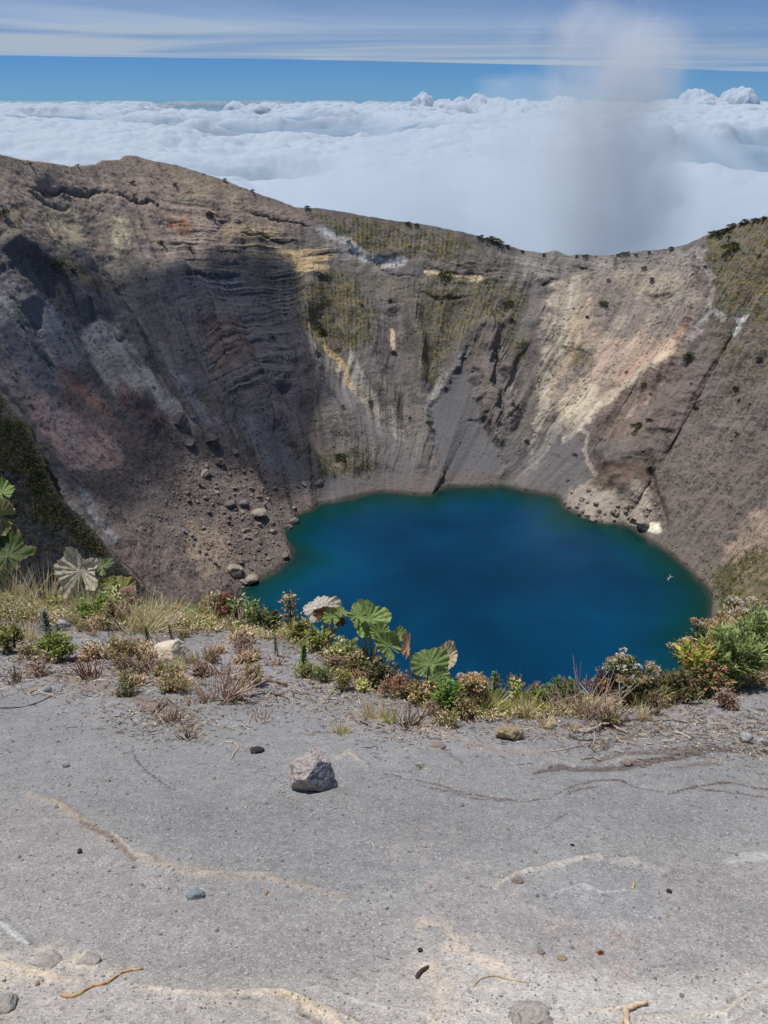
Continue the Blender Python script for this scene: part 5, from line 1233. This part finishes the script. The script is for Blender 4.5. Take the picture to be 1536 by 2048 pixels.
# ------------------------------------------------------------------ stones of the ledge
from mathutils import noise as mn
def make_rock(name, bx, by, wpx, hpx, mat, label, cat='rock', seed=1, cuts=5, flat=.75, sink=.25, sub=5, rough=.07, dirs=None, group=None, rz=0):
    p, n, dz = gat(bx, by); w = wpx*dz/F; h = hpx*dz/F; rs = random.Random(seed)
    bm = bmesh.new(); bmesh.ops.create_icosphere(bm, subdivisions=sub, radius=1.0)
    planes = dirs or [(Vector((rs.gauss(0, 1), rs.gauss(0, 1), rs.gauss(0, .8))).normalized(), rs.uniform(.55, .85)) for _ in range(cuts)]
    planes = [(Vector(a).normalized(), b) for a, b in planes]
    for v in bm.verts:
        c = v.co.copy(); k = 1.0
        for nn, dd in planes:
            q = c.dot(nn)
            if q > dd: c = c-nn*(q-dd)*.96
        f = 1+rough*2.2*mn.fractal(c*1.6+Vector((seed, 0, 0)), .9, 2.1, 3)+rough*mn.fractal(c*6+Vector((0, seed, 0)), .8, 2.1, 3)
        v.co = Vector((c.x*f*w/2, c.y*f*w/2*flat*1.1, c.z*f*h/2*1.05))
    me = bpy.data.meshes.new(name); bm.to_mesh(me); bm.free(); me.materials.append(mat)
    me.polygons.foreach_set('use_smooth', np.full(len(me.polygons), sub < 6))
    o = bpy.data.objects.new(name, me); COL.objects.link(o); o.location = Vector(p)+Vector((0, 0, h/2*(1-sink*2)))
    o.rotation_euler = (-math.atan(GS)*.8, 0, rz); tag(o, label, cat, group); return o
R_GREY = mat_rock('pitted_lava', tuple(lin((222,206,198))*.75), tuple(lin((184,174,170))*.7), 22, .9, .9)
R_TAN = mat_rock('tan_stone', tuple(lin((236,226,212))*.82), tuple(lin((226,200,166))*.8), 5, .1, .5)
R_YEL = mat_rock('ochre_stone', tuple(lin((216,194,152))*.62), tuple(lin((170,150,120))*.62), 8, .3, .6)
R_PALE = mat_rock('pale_stone', tuple(lin((212,210,206))*.66), tuple(lin((170,168,166))*.62), 12, .3, .6)
R_BLUE = mat_rock('blue_grey_stone', tuple(lin((172,182,188))*.62), tuple(lin((128,136,142))*.62), 30, .2, .5)
R_DARK = mat_rock('dark_stone', tuple(lin((96,88,86))*.6), tuple(lin((62,58,58))*.6), 20, .5, .8)
R_ASH = mat_rock('ash_clod', tuple(lin((190,181,172))*.82), tuple(lin((166,158,150))*.82), 9, .3, .6)
R_DUST = mat_rock('dusty_stone', tuple(lin((184,166,150))*.66), tuple(lin((150,134,122))*.66), 9, .3, .6)
make_rock('lava_rock', 627, 1574, 104, 98, R_GREY, 'big pitted grey lava rock with one flat shaded face', 'rock', 3, 0, .85, .17, 6, .05,
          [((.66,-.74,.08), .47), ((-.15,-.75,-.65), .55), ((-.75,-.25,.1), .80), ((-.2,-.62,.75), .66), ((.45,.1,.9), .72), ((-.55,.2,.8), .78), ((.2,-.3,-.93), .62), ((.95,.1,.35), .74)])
LR = bpy.data.objects['lava_rock']; LR.data.materials.append(mat_rock('shaded_lava', tuple(lin((158,160,168))*.66), tuple(lin((128,130,138))*.62), 30, .2, .4))  # flat face turned from the sun gets its shade as a darker colour
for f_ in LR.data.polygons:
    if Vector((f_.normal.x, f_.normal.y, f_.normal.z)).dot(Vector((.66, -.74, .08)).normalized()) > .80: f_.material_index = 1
make_rock('boulder', 340, 1318, 74, 54, R_TAN, 'smooth tan and white boulder among shrubs on the left', 'boulder', 5, 5, .8, .18, 5, .04)
make_rock('rock', 1016, 1474, 50, 36, R_YEL, 'ochre topped rock with a dark underside below the lowest rim', 'rock', 8, 4, .8, .12, 5, .09)
make_rock('rock', 1490, 1482, 34, 26, R_PALE, 'pale half buried rock near the right edge', 'rock', 12, 4, .8, .3, 4, .08)
make_rock('stone', 1257, 1531, 20, 14, R_DUST, 'small dusty stone in the dark streak', 'stone', 15, 5, .8, .2, 4)
make_rock('pebble', 392, 1795, 36, 18, R_BLUE, 'blue grey angular pebble on the lower left ash', 'pebble', 18, 5, .8, .2, 4, .05)
make_rock('pebble', 97, 1384, 16, 14, R_BLUE, 'pale blue pebble beside the pink tan stick', 'pebble', 21, 4, .8, .2, 4, .05)
make_rock('pebble', 133, 1534, 15, 20, R_PALE, 'pale stone with a dark notch on the left ash', 'pebble', 22, 4, .8, .2, 4, .08)
make_rock('pebble', 217, 1561, 12, 8, R_DUST, 'flat tan pebble right of the notched pale stone', 'pebble', 23, 4, .8, .3, 3)
make_rock('stone', 514, 1503, 28, 14, R_DARK, 'small dark stone half sunk in ash above left of the big rock', 'stone', 25, 4, .9, .3, 4, .12)
make_rock('stone', 876, 1492, 30, 12, R_DUST, 'low dusty slab with a shadowed front', 'stone', 26, 5, .9, .25, 4, .08)
make_rock('pebble', 1034, 1763, 24, 16, R_DUST, 'flat dusty stone at the end of the pale ridge', 'pebble', 28, 5, .9, .35, 4, .05)
make_rock('pebble', 1338, 1786, 12, 9, R_DARK, 'round dark pebble on the lower right ash', 'pebble', 29, 3, .9, .25, 3, .05)
make_rock('pebble', 1081, 1906, 16, 11, R_DUST, 'small tan pebble at the lower centre', 'pebble', 30, 5, .9, .3, 3, .05)
make_rock('pebble', 1124, 1917, 20, 9, R_YEL, 'flat ochre pebble right of the small tan pebble', 'pebble', 31, 5, .9, .3, 3, .05)
make_rock('pebble', 1297, 1942, 9, 8, R_PALE, 'tiny white pebble above the bent pale stick', 'pebble', 33, 3, .9, .25, 3, .05)
make_rock('pebble', 160, 1704, 10, 12, R_DARK, 'small grey pebble in the hollow at lower left', 'pebble', 34, 3, .9, .25, 3, .05)
make_rock('pebble', 840, 1904, 12, 9, R_DARK, 'small dark pebble above the bark chip', 'pebble', 35, 3, .9, .3, 3, .05)
make_rock('pebble', 75, 1972, 9, 12, R_YEL, 'small yellow pebble left of the long tan stick', 'pebble', 36, 3, .9, .25, 3, .05)
make_rock('pebble', 1144, 1690, 9, 5, R_DARK, 'tiny flat dark pebble on grey ash right', 'pebble', 37, 3, .9, .25, 3, .05)
make_rock('rock', 1060, 2046, 92, 60, R_ASH, 'dusty sunken rock cut by the bottom edge of the picture', 'rock', 41, 4, .9, .36, 5, .08)
make_rock('rock', 8, 2012, 60, 34, R_ASH, 'pale rounded stone slab at the bottom left corner', 'rock', 43, 4, .9, .45, 5, .04)
make_rock('stone', 182, 1921, 50, 22, R_ASH, 'flat earth clod above the long tan stick', 'stone', 44, 5, .9, .42, 4, .07)
make_rock('stone', 96, 1926, 60, 20, R_ASH, 'crumbly earth clod at the lower left', 'stone', 46, 5, .9, .42, 4, .08)
make_rock('stone', 312, 1262, 20, 12, R_PALE, 'pale stone in the grass above the tan boulder', 'stone', 47, 5, .9, .25, 3, .05)
make_rock('stone', 108, 1238, 34, 26, R_PALE, 'pale stone behind the silvery sprigs', 'stone', 48, 5, .9, .2, 4, .08)
make_rock('stone', 128, 1256, 30, 22, R_PALE, 'second pale stone behind the silvery sprigs nearer the viewer', 'stone', 49, 5, .9, .2, 4, .08)
# driftwood on the lake
fb = MB(); fp = at_z(1340, 1156, LAKE_Z+.1)
for a_, b_2, r_ in [((-2.2, -2.4, 0), (1.2, 1.6, .1), .22), ((0, 0, .05), (.9, 3.0, .5), .16), ((.6, .9, .1), (2.4, .8, .4), .12), ((-1, -1.2, .05), (-1.6, .6, .3), .1)]:
    fb.tube([a_, ((a_[0]+b_2[0])/2+.1, (a_[1]+b_2[1])/2, (a_[2]+b_2[2])/2+.1), b_2], r_, r_*.5, lin((226,226,222))*.8, 6)
o = fb.build('driftwood', M_TWIG, None, True); o.location = fp; tag(o, 'white forked driftwood floating near the right shore of the lake', 'driftwood')
# a tuft of white lichen
mb = MB(); random.seed(5); p, n, dz = gat(841, 1536)
for i in range(260):
    d = rv(); d.z = abs(d.z)*.7; d.normalize(); mb.leaf(Vector((d.x, d.y, d.z*.8))*random.uniform(.2, 1)*10*dz/F, d+rv(.6), rv(), 5*dz/F, 3*dz/F, lin((232,228,204))*.72)
o = mb.build('lichen_tuft', M_DRY); o.location = p; tag(o, 'frilly white lichen tuft right of the big grey rock', 'lichen')
mb = MB(); p, n, dz = gat(1202, 1908)
for i in range(60):
    d = rv(); d.z = abs(d.z)*.5; mb.leaf(d.normalized()*2*dz/F, d+rv(.6), rv(), 6*dz/F, 3.5*dz/F, lin((206,120,70))*.6)
o = mb.build('dead_leaf', M_DRY); o.location = p; tag(o, 'tiny curled orange dead leaf on the lower right ash', 'dead leaf')
for (x, y, wp, c_, lab) in [(925,1417,16,(214,186,150),'tan fallen leaf at the foot of the rim grass')]:
    mb = MB(); p, n, dz = gat(x, y); mb.leaf((0, 0, .01), (1, .3, .25), (0, -.3, 1), wp*dz/F, wp*.6*dz/F, lin(c_)*.65, .25)
    o = mb.build('dead_leaf', M_DRY); o.location = p; tag(o, lab, 'dead leaf')

# ------------------------------------------------------------------ countless small things of the ledge
def scatter_ledge(n, rng, f):
    k = 0
    while k < n:
        x, y = rng.uniform(-30, 1566), rng.uniform(1230, 2060)
        if y < np.interp(x, EDGE[:, 0], EDGE[:, 1])+4: continue
        if rng.random() > f(x, y): continue
        k += 1; yield x, y
rng = random.Random(11); random.seed(11)
BMI = bmesh.new(); bmesh.ops.create_icosphere(BMI, subdivisions=1, radius=1.0); BMI.verts.ensure_lookup_table()
V0 = np.array([v.co[:] for v in BMI.verts])
F0 = np.array([[v.index for v in f.verts] for f in BMI.faces]); BMI.free()
PV, PF, PCc = [], [], []
rs = np.random.RandomState(3)
for x, y in scatter_ledge(9000, rng, lambda x, y: 1):
    p, n, dz = gat(x, y); s_ = dz/F*(0.9+abs(rng.gauss(0, 1.1))+(2.5 if rng.random() < .02 else 0))
    vv = V0*(1+rs.uniform(-.3, .3, (len(V0), 1)))*np.array([1, rng.uniform(.6, 1), rng.uniform(.45, .8)])*s_
    a = rng.uniform(0, 6.28); ca_, sa_ = math.cos(a), math.sin(a); vv = vv@np.array([[ca_, sa_, 0], [-sa_, ca_, 0], [0, 0, 1]])
    PV.append(vv+p+np.array([0, 0, s_*.15])); PF.append(F0+len(V0)*len(PF))
    g_ = rng.choice([(196,192,188),(170,166,164),(150,148,148),(186,184,182),(176,172,168),(180,160,144),(140,138,140),(214,206,196)])
    PCc.append(np.tile(lin(g_)*.62, (len(V0), 1)))
t = NT('grit'); M_GRIT = t.done(t.bsdf(t.attr('col'), .9, .2))
for i in range(90):       # chips gathered round the big rock
    a = rng.uniform(0, 6.28); x = 630+math.cos(a)*rng.uniform(44, 78); y = 1592+math.sin(a)*rng.uniform(24, 46); p, n, dz = gat(x, y); s_ = dz/F*rng.uniform(.8, 2.8)
    PV.append(V0*(1+rs.uniform(-.3, .3, (len(V0), 1)))*np.array([1, .8, .6])*s_+p+np.array([0, 0, s_*.15])); PF.append(F0+len(V0)*len(PF)); PCc.append(np.tile(lin(rng.choice([(150,146,144),(190,180,174),(128,124,124)]))*.62, (len(V0), 1)))
o = mesh_obj('gravel', np.vstack(PV), np.vstack(PF), M_GRIT, cols=np.vstack(PCc), smooth=False)
tag(o, 'loose grit and gravel strewn over the ash ledge', kind='stuff')
def litter_f(x, y):
    e = np.interp(x, EDGE[:, 0], EDGE[:, 1]); d = y-e
    return max(math.exp(-d/22), .55*math.exp(-((y-(1330+.09*x))/48)**2), .8*math.exp(-(((x-1230)/170)**2+((y-1455)/34)**2)), .6*math.exp(-(((x-330)/110)**2+((y-1430)/40)**2)), .5*math.exp(-(((x-830)/120)**2+((y-1450)/36)**2)))
mb = MB()
for x, y in scatter_ledge(11000, rng, litter_f):
    p, n, dz = gat(x, y); px1 = dz/F; p = Vector(p)
    if rng.random() < .62:
        a = rng.uniform(0, 6.28); L = px1*rng.uniform(6, 26); d = Vector((math.cos(a), math.sin(a)*.8, rng.uniform(-.35, .25)-GS*math.sin(a)*.8)).normalized()
        mb.tube([p+Vector((0, 0, px1)), p+d*L*.5+rv(px1*1.2)+Vector((0, 0, px1*1.5)), p+d*L], px1*.9, px1*.4, pc(rng.choice(['pink', 'brown', 'bark', 'straw', 'brown'])), 3, False)
    else:
        mb.leaf(p+Vector((0, 0, px1)), rv()+Vector((0, 0, .3)), rv(), px1*rng.uniform(4, 8), px1*rng.uniform(2, 4), pc(rng.choice(['brown', 'pink', 'rust', 'straw'])))
o = mb.build('plant_litter', M_DRY); tag(o, 'scattered dead twigs and leaf litter on the ash', kind='stuff')
mb = MB()
for i in range(13000):
    x = rng.uniform(-30, 1566) if i % 3 else rng.choice([rng.uniform(-30, 440), rng.uniform(1300, 1566)]); tall = 1+.9*sstep(460, 300, x)+.8*sstep(1300, 1420, x)+.25*math.sin(x/23)+.2*math.sin(x/9.1)
    e = np.interp(x, EDGE[:, 0], EDGE[:, 1]); bare = 1 if not (520 < x < 600) else .5
    if rng.random() > bare: continue
    y = e+abs(rng.gauss(0, 11))-3; p, n, dz = gat(x, y); px1 = dz/F; p = Vector(p); pal = rng.choices(['straw', 'strawg', 'olive', 'green', 'pink', 'brown', 'orange'], [5, 3, 3, 1.6, 2.2, 2, .3])[0]
    if rng.random() < .5:
        for k in range(5): mb.blade(p+Vector((rng.gauss(0, px1*4), 0, 0)), Vector((rng.gauss(0, .45), rng.gauss(0, .3), 1)), px1*rng.uniform(10, 30)*tall, px1*1.6, pc(pal), rng.uniform(.2, .9), 3)
    else:
        for k in range(12): mb.leaf(p+Vector((rng.gauss(0, px1*6), rng.gauss(0, px1*4), rng.uniform(0, px1*16*tall))), rv()+Vector((0, 0, .5)), (0, 0, 1), px1*rng.uniform(4, 9), px1*rng.uniform(2, 4), pc(pal))
o = mb.build('ground_cover', M_LEAF); tag(o, 'mixed grass and low herbs matted along the rim edge', kind='stuff')

# ------------------------------------------------------------------ growth and boulders on the crater wall
WF = WP.reshape(-1, 3); WNf = WN.reshape(-1, 3); wpx = WPX.ravel(); wpy = WPY.ravel(); wv_ = WVEG.ravel()
kw = KDTree(len(WF[::5]))
WF5, WN5, wx5, wy5, wveg5 = WF[::5], WNf[::5], wpx[::5], wpy[::5], wv_[::5]
srow = (np.arange(len(WF))//NC)[::5]; vis = srow < NR-30
for i in range(len(WF5)):
    if vis[i]: kw.insert((wx5[i], wy5[i], 0), i)
kw.balance()
def wat(x, y):
    _, i, _ = kw.find((x, y, 0)); p = WF5[i]; return p, WN5[i], p[1]*cp-p[2]*sp, i
def clump(mb, c, r, n, pal, rr, flat=.7):
    for i in range(n):
        d = Vector((rr.gauss(0, 1), rr.gauss(0, 1), abs(rr.gauss(0, 1)))).normalized(); q = c+Vector((d.x, d.y, d.z*flat))*r*rr.uniform(.5, 1)
        mb.leaf(q, d+Vector((rr.gauss(0, .6), rr.gauss(0, .6), rr.gauss(0, .4))), Vector((rr.gauss(0, 1), rr.gauss(0, 1), 1)), r*.75, r*.42, pc(pal, .8))
mb = MB(); cand = np.where(vis & (wveg5 > .3) & (wx5 > -40) & (wx5 < 1580))[0]; rr = random.Random(21); random.seed(21)
for i in rr.sample(list(cand), min(7000, len(cand))):
    if rr.random() > wveg5[i]: continue
    clump(mb, Vector(WF5[i])+Vector((0, 0, .1)), rr.uniform(.5, 1.3), 9, rr.choice(['olive', 'olive', 'dark', 'brown', 'dark'] if wx5[i] < 1380 else ['olive', 'dark', 'dark', 'dark', 'green']), rr)
cand = np.where(vis & (wveg5 <= .3) & (wx5 > -40) & (wx5 < 1580) & (wy5 < 985))[0]
wd5 = WDN.ravel()[::5]; cand = cand[(wd5[cand] > np.random.RandomState(6).rand(len(cand))*1.0+.05)]; cr_ = cand[wx5[cand] > 1150]; cand = np.r_[rr.sample(list(cand), 3600), rr.sample(list(cr_), 2400)]
for i in cand: clump(mb, Vector(WF5[i]), rr.uniform(.3, .85), 7, rr.choice(['dark', 'brown', 'olive']), rr)
o = mb.build('wall_scrub', M_LEAF); tag(o, 'low olive scrub covering patches of the crater wall', kind='stuff')
mb = MB(); PSf = PS.reshape(-1, 3); sx_, sy_, _ = project(PSf); vgf = vg.ravel(); cand = np.where((vgf+.35*(np.random.RandomState(4).rand(len(vgf)) < .22) > .3) & (sx_ > -40) & (sx_ < 420) & (np.repeat(b_[:, 0], na) > 0))[0]
for i in rr.sample(list(cand), min(9000, len(cand))): clump(mb, Vector(PSf[i]), rr.uniform(.25, .6)+.7*rr.random()**4, 9, rr.choice(['olive', 'dark', 'dark', 'brown']), rr)
o = mb.build('spur_scrub', M_LEAF); tag(o, 'dark olive scrub on the near spur at left', kind='stuff')
# shrubs one can count on the wall
protos = []
for k in range(4):
    random.seed(40+k); rr = random.Random(40+k); L_, S_ = MB(), MB()
    for j in range(5): e = Vector((rr.gauss(0, .5), rr.gauss(0, .4), rr.uniform(.5, 1))); S_.tube([(0, 0, -.3), e*.5, e], .07, .03, pc('brown'), 4, False); clump(L_, e, .55, 46, 'dark', rr, .8)
    protos.append((L_.build('foliage', M_LEAF), S_.build('stems', M_TWIG)))
first = [True]*4
def wall_shrub(x, y, wp, label, group, k):
    p, n, dz, i = wat(x, y); root = empty('wall_shrub', p); tag(root, label, 'shrub', group); s_ = wp*dz/F/2.4; root.scale = (s_, s_, s_*.9)
    for m in protos[k]:
        c_ = m if first[k] else m.copy()
        if not first[k]: COL.objects.link(c_)
        c_.parent = root
    first[k] = False; return root
for j, (x, y, w_, lab) in enumerate([
    (265,369,11,'dark shrub alone below the highest point of the left rim'), (354,371,10,'dark shrub right of the lone shrub under the left summit'), (425,435,20,'largest dark shrub on the upper left wall'),
    (446,362,9,'rim shrub on the slope down from the left summit'), (10,435,26,'dark green shrub at the left edge of the wall'), (120,538,26,'dark shrub left of the pair on the upper left wall'), (150,546,18,'right one of the two shrubs on the upper left wall'),
    (322,490,14,'small dark shrub below the largest upper left shrub'), (1017,612,20,'round dark shrub in the middle of the wall between scrub patches'), (1203,609,15,'tall dark shrub in the upper part of the bright slide'), (1178,637,8,'small shrub below the tall one on the bright slide'),
    (1370,717,22,'dark green shrub at the right border of the bright slide'), (1272,856,22,'dark shrub on the lower right slope'), (1296,842,12,'small shrub above right of the lower right one'), (1055,884,12,'shrub near the foot of the right gully'),
    (784,708,13,'small green shrub in the central gully'), (893,555,22,'dark shrub under the bright tan strip'), (860,850,14,'shrub low in the central valley'), (1475,780,14,'green shrub on the far right slope'), (644,668,18,'dark green shrub at the foot of the left scrub patch'),
    (1460,500,30,'dark green shrub on the grassy right shoulder'), (682,918,22,'dark green shrub near the far shore left of centre'), (1520,720,16,'shrub on the right slope near the picture edge'), (60,330,9,'small shrub on the far left rim'), (155,332,8,'little shrub in the dip of the left rim'), (505,378,8,'tiny shrub standing on the left rim slope')]):
    wall_shrub(x, y, w_, lab, 'shrubs dotted over the crater wall', j % 4)
rr = random.Random(77)
for j in range(46):
    x, y = rr.uniform(20, 1520), rr.uniform(380, 940)
    if y < np.interp(x, RIM[:, 0], RIM[:, 1])+12 or (y > 760 and x < 640) or (860 < x < 990 and y > 700): continue
    wall_shrub(x, y, rr.uniform(6, 11), 'tiny dark shrub dotted on the crater wall', 'tiny shrubs scattered over the crater wall', rr.randrange(4))
for j, x in enumerate([965,978,990,1003,1018,1040,1086,1150,1168,1235,1248,1258,1268,1300,1345,1425,1440,1452,1466,1480,1494,1508,1524,610,820,830]):
    y = np.interp(x, RIM[:, 0], RIM[:, 1])+3
    wall_shrub(x, y, rr.uniform(12, 20) if x > 1400 or 960 < x < 1010 else rr.uniform(7, 12), 'dark shrub on the crater rim '+('left of the mist column' if x < 1090 else 'under the mist column' if x < 1360 else 'climbing to the right edge'), 'shrubs along the crater rim', rr.randrange(4))
# boulders
t = NT('boulder_rock'); co = t.n('NewGeometry').outputs['Position']; oi = t.n('ObjectInfo').outputs['Random']
cmx = t.mix(oi, tuple(lin((142,132,125))*1.0), tuple(lin((108,102,98))*1.0)); cmx = t.scalec(cmx, t.rng(t.noise(co, 1.2, 6, .6), .3, .7, .7, 1.3))
M_B = t.done(t.bsdf(cmx, .95, .1, t.bump(t.noise(co, .9, 6, .6), .8, .8)))
M_BP = mat_rock('pale_boulder_rock', tuple(lin((172,160,146))*.9), tuple(lin((136,126,115))*.9), .6, .3, .6)
bmesh_p = []
for k in range(5):
    bm = bmesh.new(); bmesh.ops.create_icosphere(bm, subdivisions=3, radius=1.0); rs_ = random.Random(60+k)
    pl = [(Vector((rs_.gauss(0, 1), rs_.gauss(0, 1), rs_.gauss(0, 1))).normalized(), rs_.uniform(.5, .8)) for _ in range(8)]
    for v in bm.verts:
        c_ = v.co.copy()
        for nn, dd in pl:
            q = c_.dot(nn)
            if q > dd: c_ -= nn*(q-dd)*.95
        v.co = c_*(1+.12*mn.fractal(c_*2+Vector((k, 0, 0)), .9, 2.1, 3))
    me = bpy.data.meshes.new('boulder'); bm.to_mesh(me); bm.free(); me.materials.append(M_B); bmesh_p.append(me)
    mp_ = me.copy(); mp_.materials.clear(); mp_.materials.append(M_BP); bmesh_p.append(mp_)
def boulder(x, y, wp, hp, label, group, k, pale=False, rr=random):
    p, n, dz, i = wat(x, y); o = bpy.data.objects.new('boulder', bmesh_p[2*k+(1 if pale else 0)]); COL.objects.link(o); s_ = wp*dz/F/1.6
    o.location = Vector(p)+Vector(n)*s_*.15; o.scale = (s_, s_*.9, hp*dz/F/1.6); o.rotation_euler = (0, 0, k*1.3+x); tag(o, label, 'boulder', group); return o
for j, (x, y, w_, h_, lab, pale) in enumerate([
    (471,1141,30,22,'large pale flat topped boulder at the left lake shore',True), (501,1160,26,18,'pale boulder in front of the flat topped one at the shore',True), (487,1165,14,11,'small boulder touching the water at the lower left shore',True),
    (587,1043,20,15,'grey boulder standing in the water at the left shore',False), (576,1056,16,10,'flat boulder at the water below the standing one',False), (547,1064,14,12,'tan boulder a little inland of the standing one',True), (568,1075,12,9,'small dark boulder at the point of the left shore',False),
    (360,843,36,24,'big dark outcrop boulder at the top of the boulder field',False), (382,836,16,8,'flat dark boulder right of the big outcrop boulder',False), (418,878,34,18,'large reddish boulder leaning in the upper boulder field',False), (375,890,26,14,'broad boulder left of the large leaning one',False), (513,1029,32,16,'broad tan boulder in the middle of the scree',True),
    (606,970,12,9,'light round boulder below the wall left of the shore',True), (596,973,8,7,'small boulder beside the light round one',False), (640,966,18,9,'dark boulder near the left end of the far shore',False), (460,1010,24,14,'dark boulder in the centre of the boulder field',False), (482,1008,20,14,'boulder right of the central dark one',False),
    (410,948,24,12,'dark flat boulder left of the scree centre',False), (570,1112,16,12,'brown boulder at the tip of the scree point',False), (1290,1044,30,18,'bright white boulder on the right shore',True), (1273,1036,22,16,'second white boulder left of the brightest one',True), (1190,1042,14,10,'tan boulder in the rockfall at the right shore',True),
    (434,926,24,12,'boulder uphill of the scree centre',False), (470,905,18,10,'lone boulder near the top right of the boulder field',False)]):
    boulder(x, y, w_, h_, lab, 'boulders of the scree and shore', j % 5, pale)
rr = random.Random(91); k = 0
while k < 190:
    x, y = rr.gauss(480, 75), rr.gauss(1030, 75)
    if poly_sd(np.array([x]), np.array([y]), [(330,850),(420,870),(600,980),(585,1100),(500,1190),(400,1190),(300,1000)])[0] < 0: continue
    s_ = 3.8+7*rr.random()**2; pl_ = rr.random() < .14; lb_ = ('loose pale tan boulder' if pl_ else 'loose grey brown boulder')+' in the '+('upper' if y < 960 else 'middle' if y < 1070 else 'lower')+' scree '+('near the water of the left shore' if x > 520 else 'above the left shore'); boulder(x, y, s_, s_*rr.uniform(.5, .8), lb_, 'loose boulders of the left scree', rr.randrange(5), pl_); k += 1
k = 0
while k < 50:
    x = rr.uniform(1125, 1320); y = np.interp(x, SHORE[20:30, 0], SHORE[20:30, 1])-abs(rr.gauss(0, 26))-4
    s_ = rr.uniform(5, 12); pl_ = rr.random() < .65; boulder(x, y, s_, s_*.75, ('tan' if pl_ else 'grey brown')+' boulder of the rockfall on the right shore, '+('left' if x < 1220 else 'right')+' of its middle', 'boulders of the right shore rockfall', rr.randrange(5), pl_); k += 1
# rubble too small to count
PV, PF = [], []; rs = np.random.RandomState(8); k = 0
while k < 3000:
    if k % 4 == 0: x = rr.uniform(20, 1530); y = rr.uniform(500, 990)
    else: x, y = rr.gauss(460, 95), rr.gauss(1020, 90)
    if y > 1200 or x < 170 and y > 760: continue
    p, n, dz, i = wat(x, y)
    s_ = dz/F*(1.0+abs(rr.gauss(0, .9))); vv = V0*(1+rs.uniform(-.35, .35, (len(V0), 1)))*np.array([1, .8, .7])*s_
    PV.append(vv+p); PF.append(F0+len(V0)*len(PF)); k += 1
o = mesh_obj('rubble', np.vstack(PV), np.vstack(PF), M_B, smooth=False); tag(o, 'small stones strewn over the crater wall', kind='stuff')
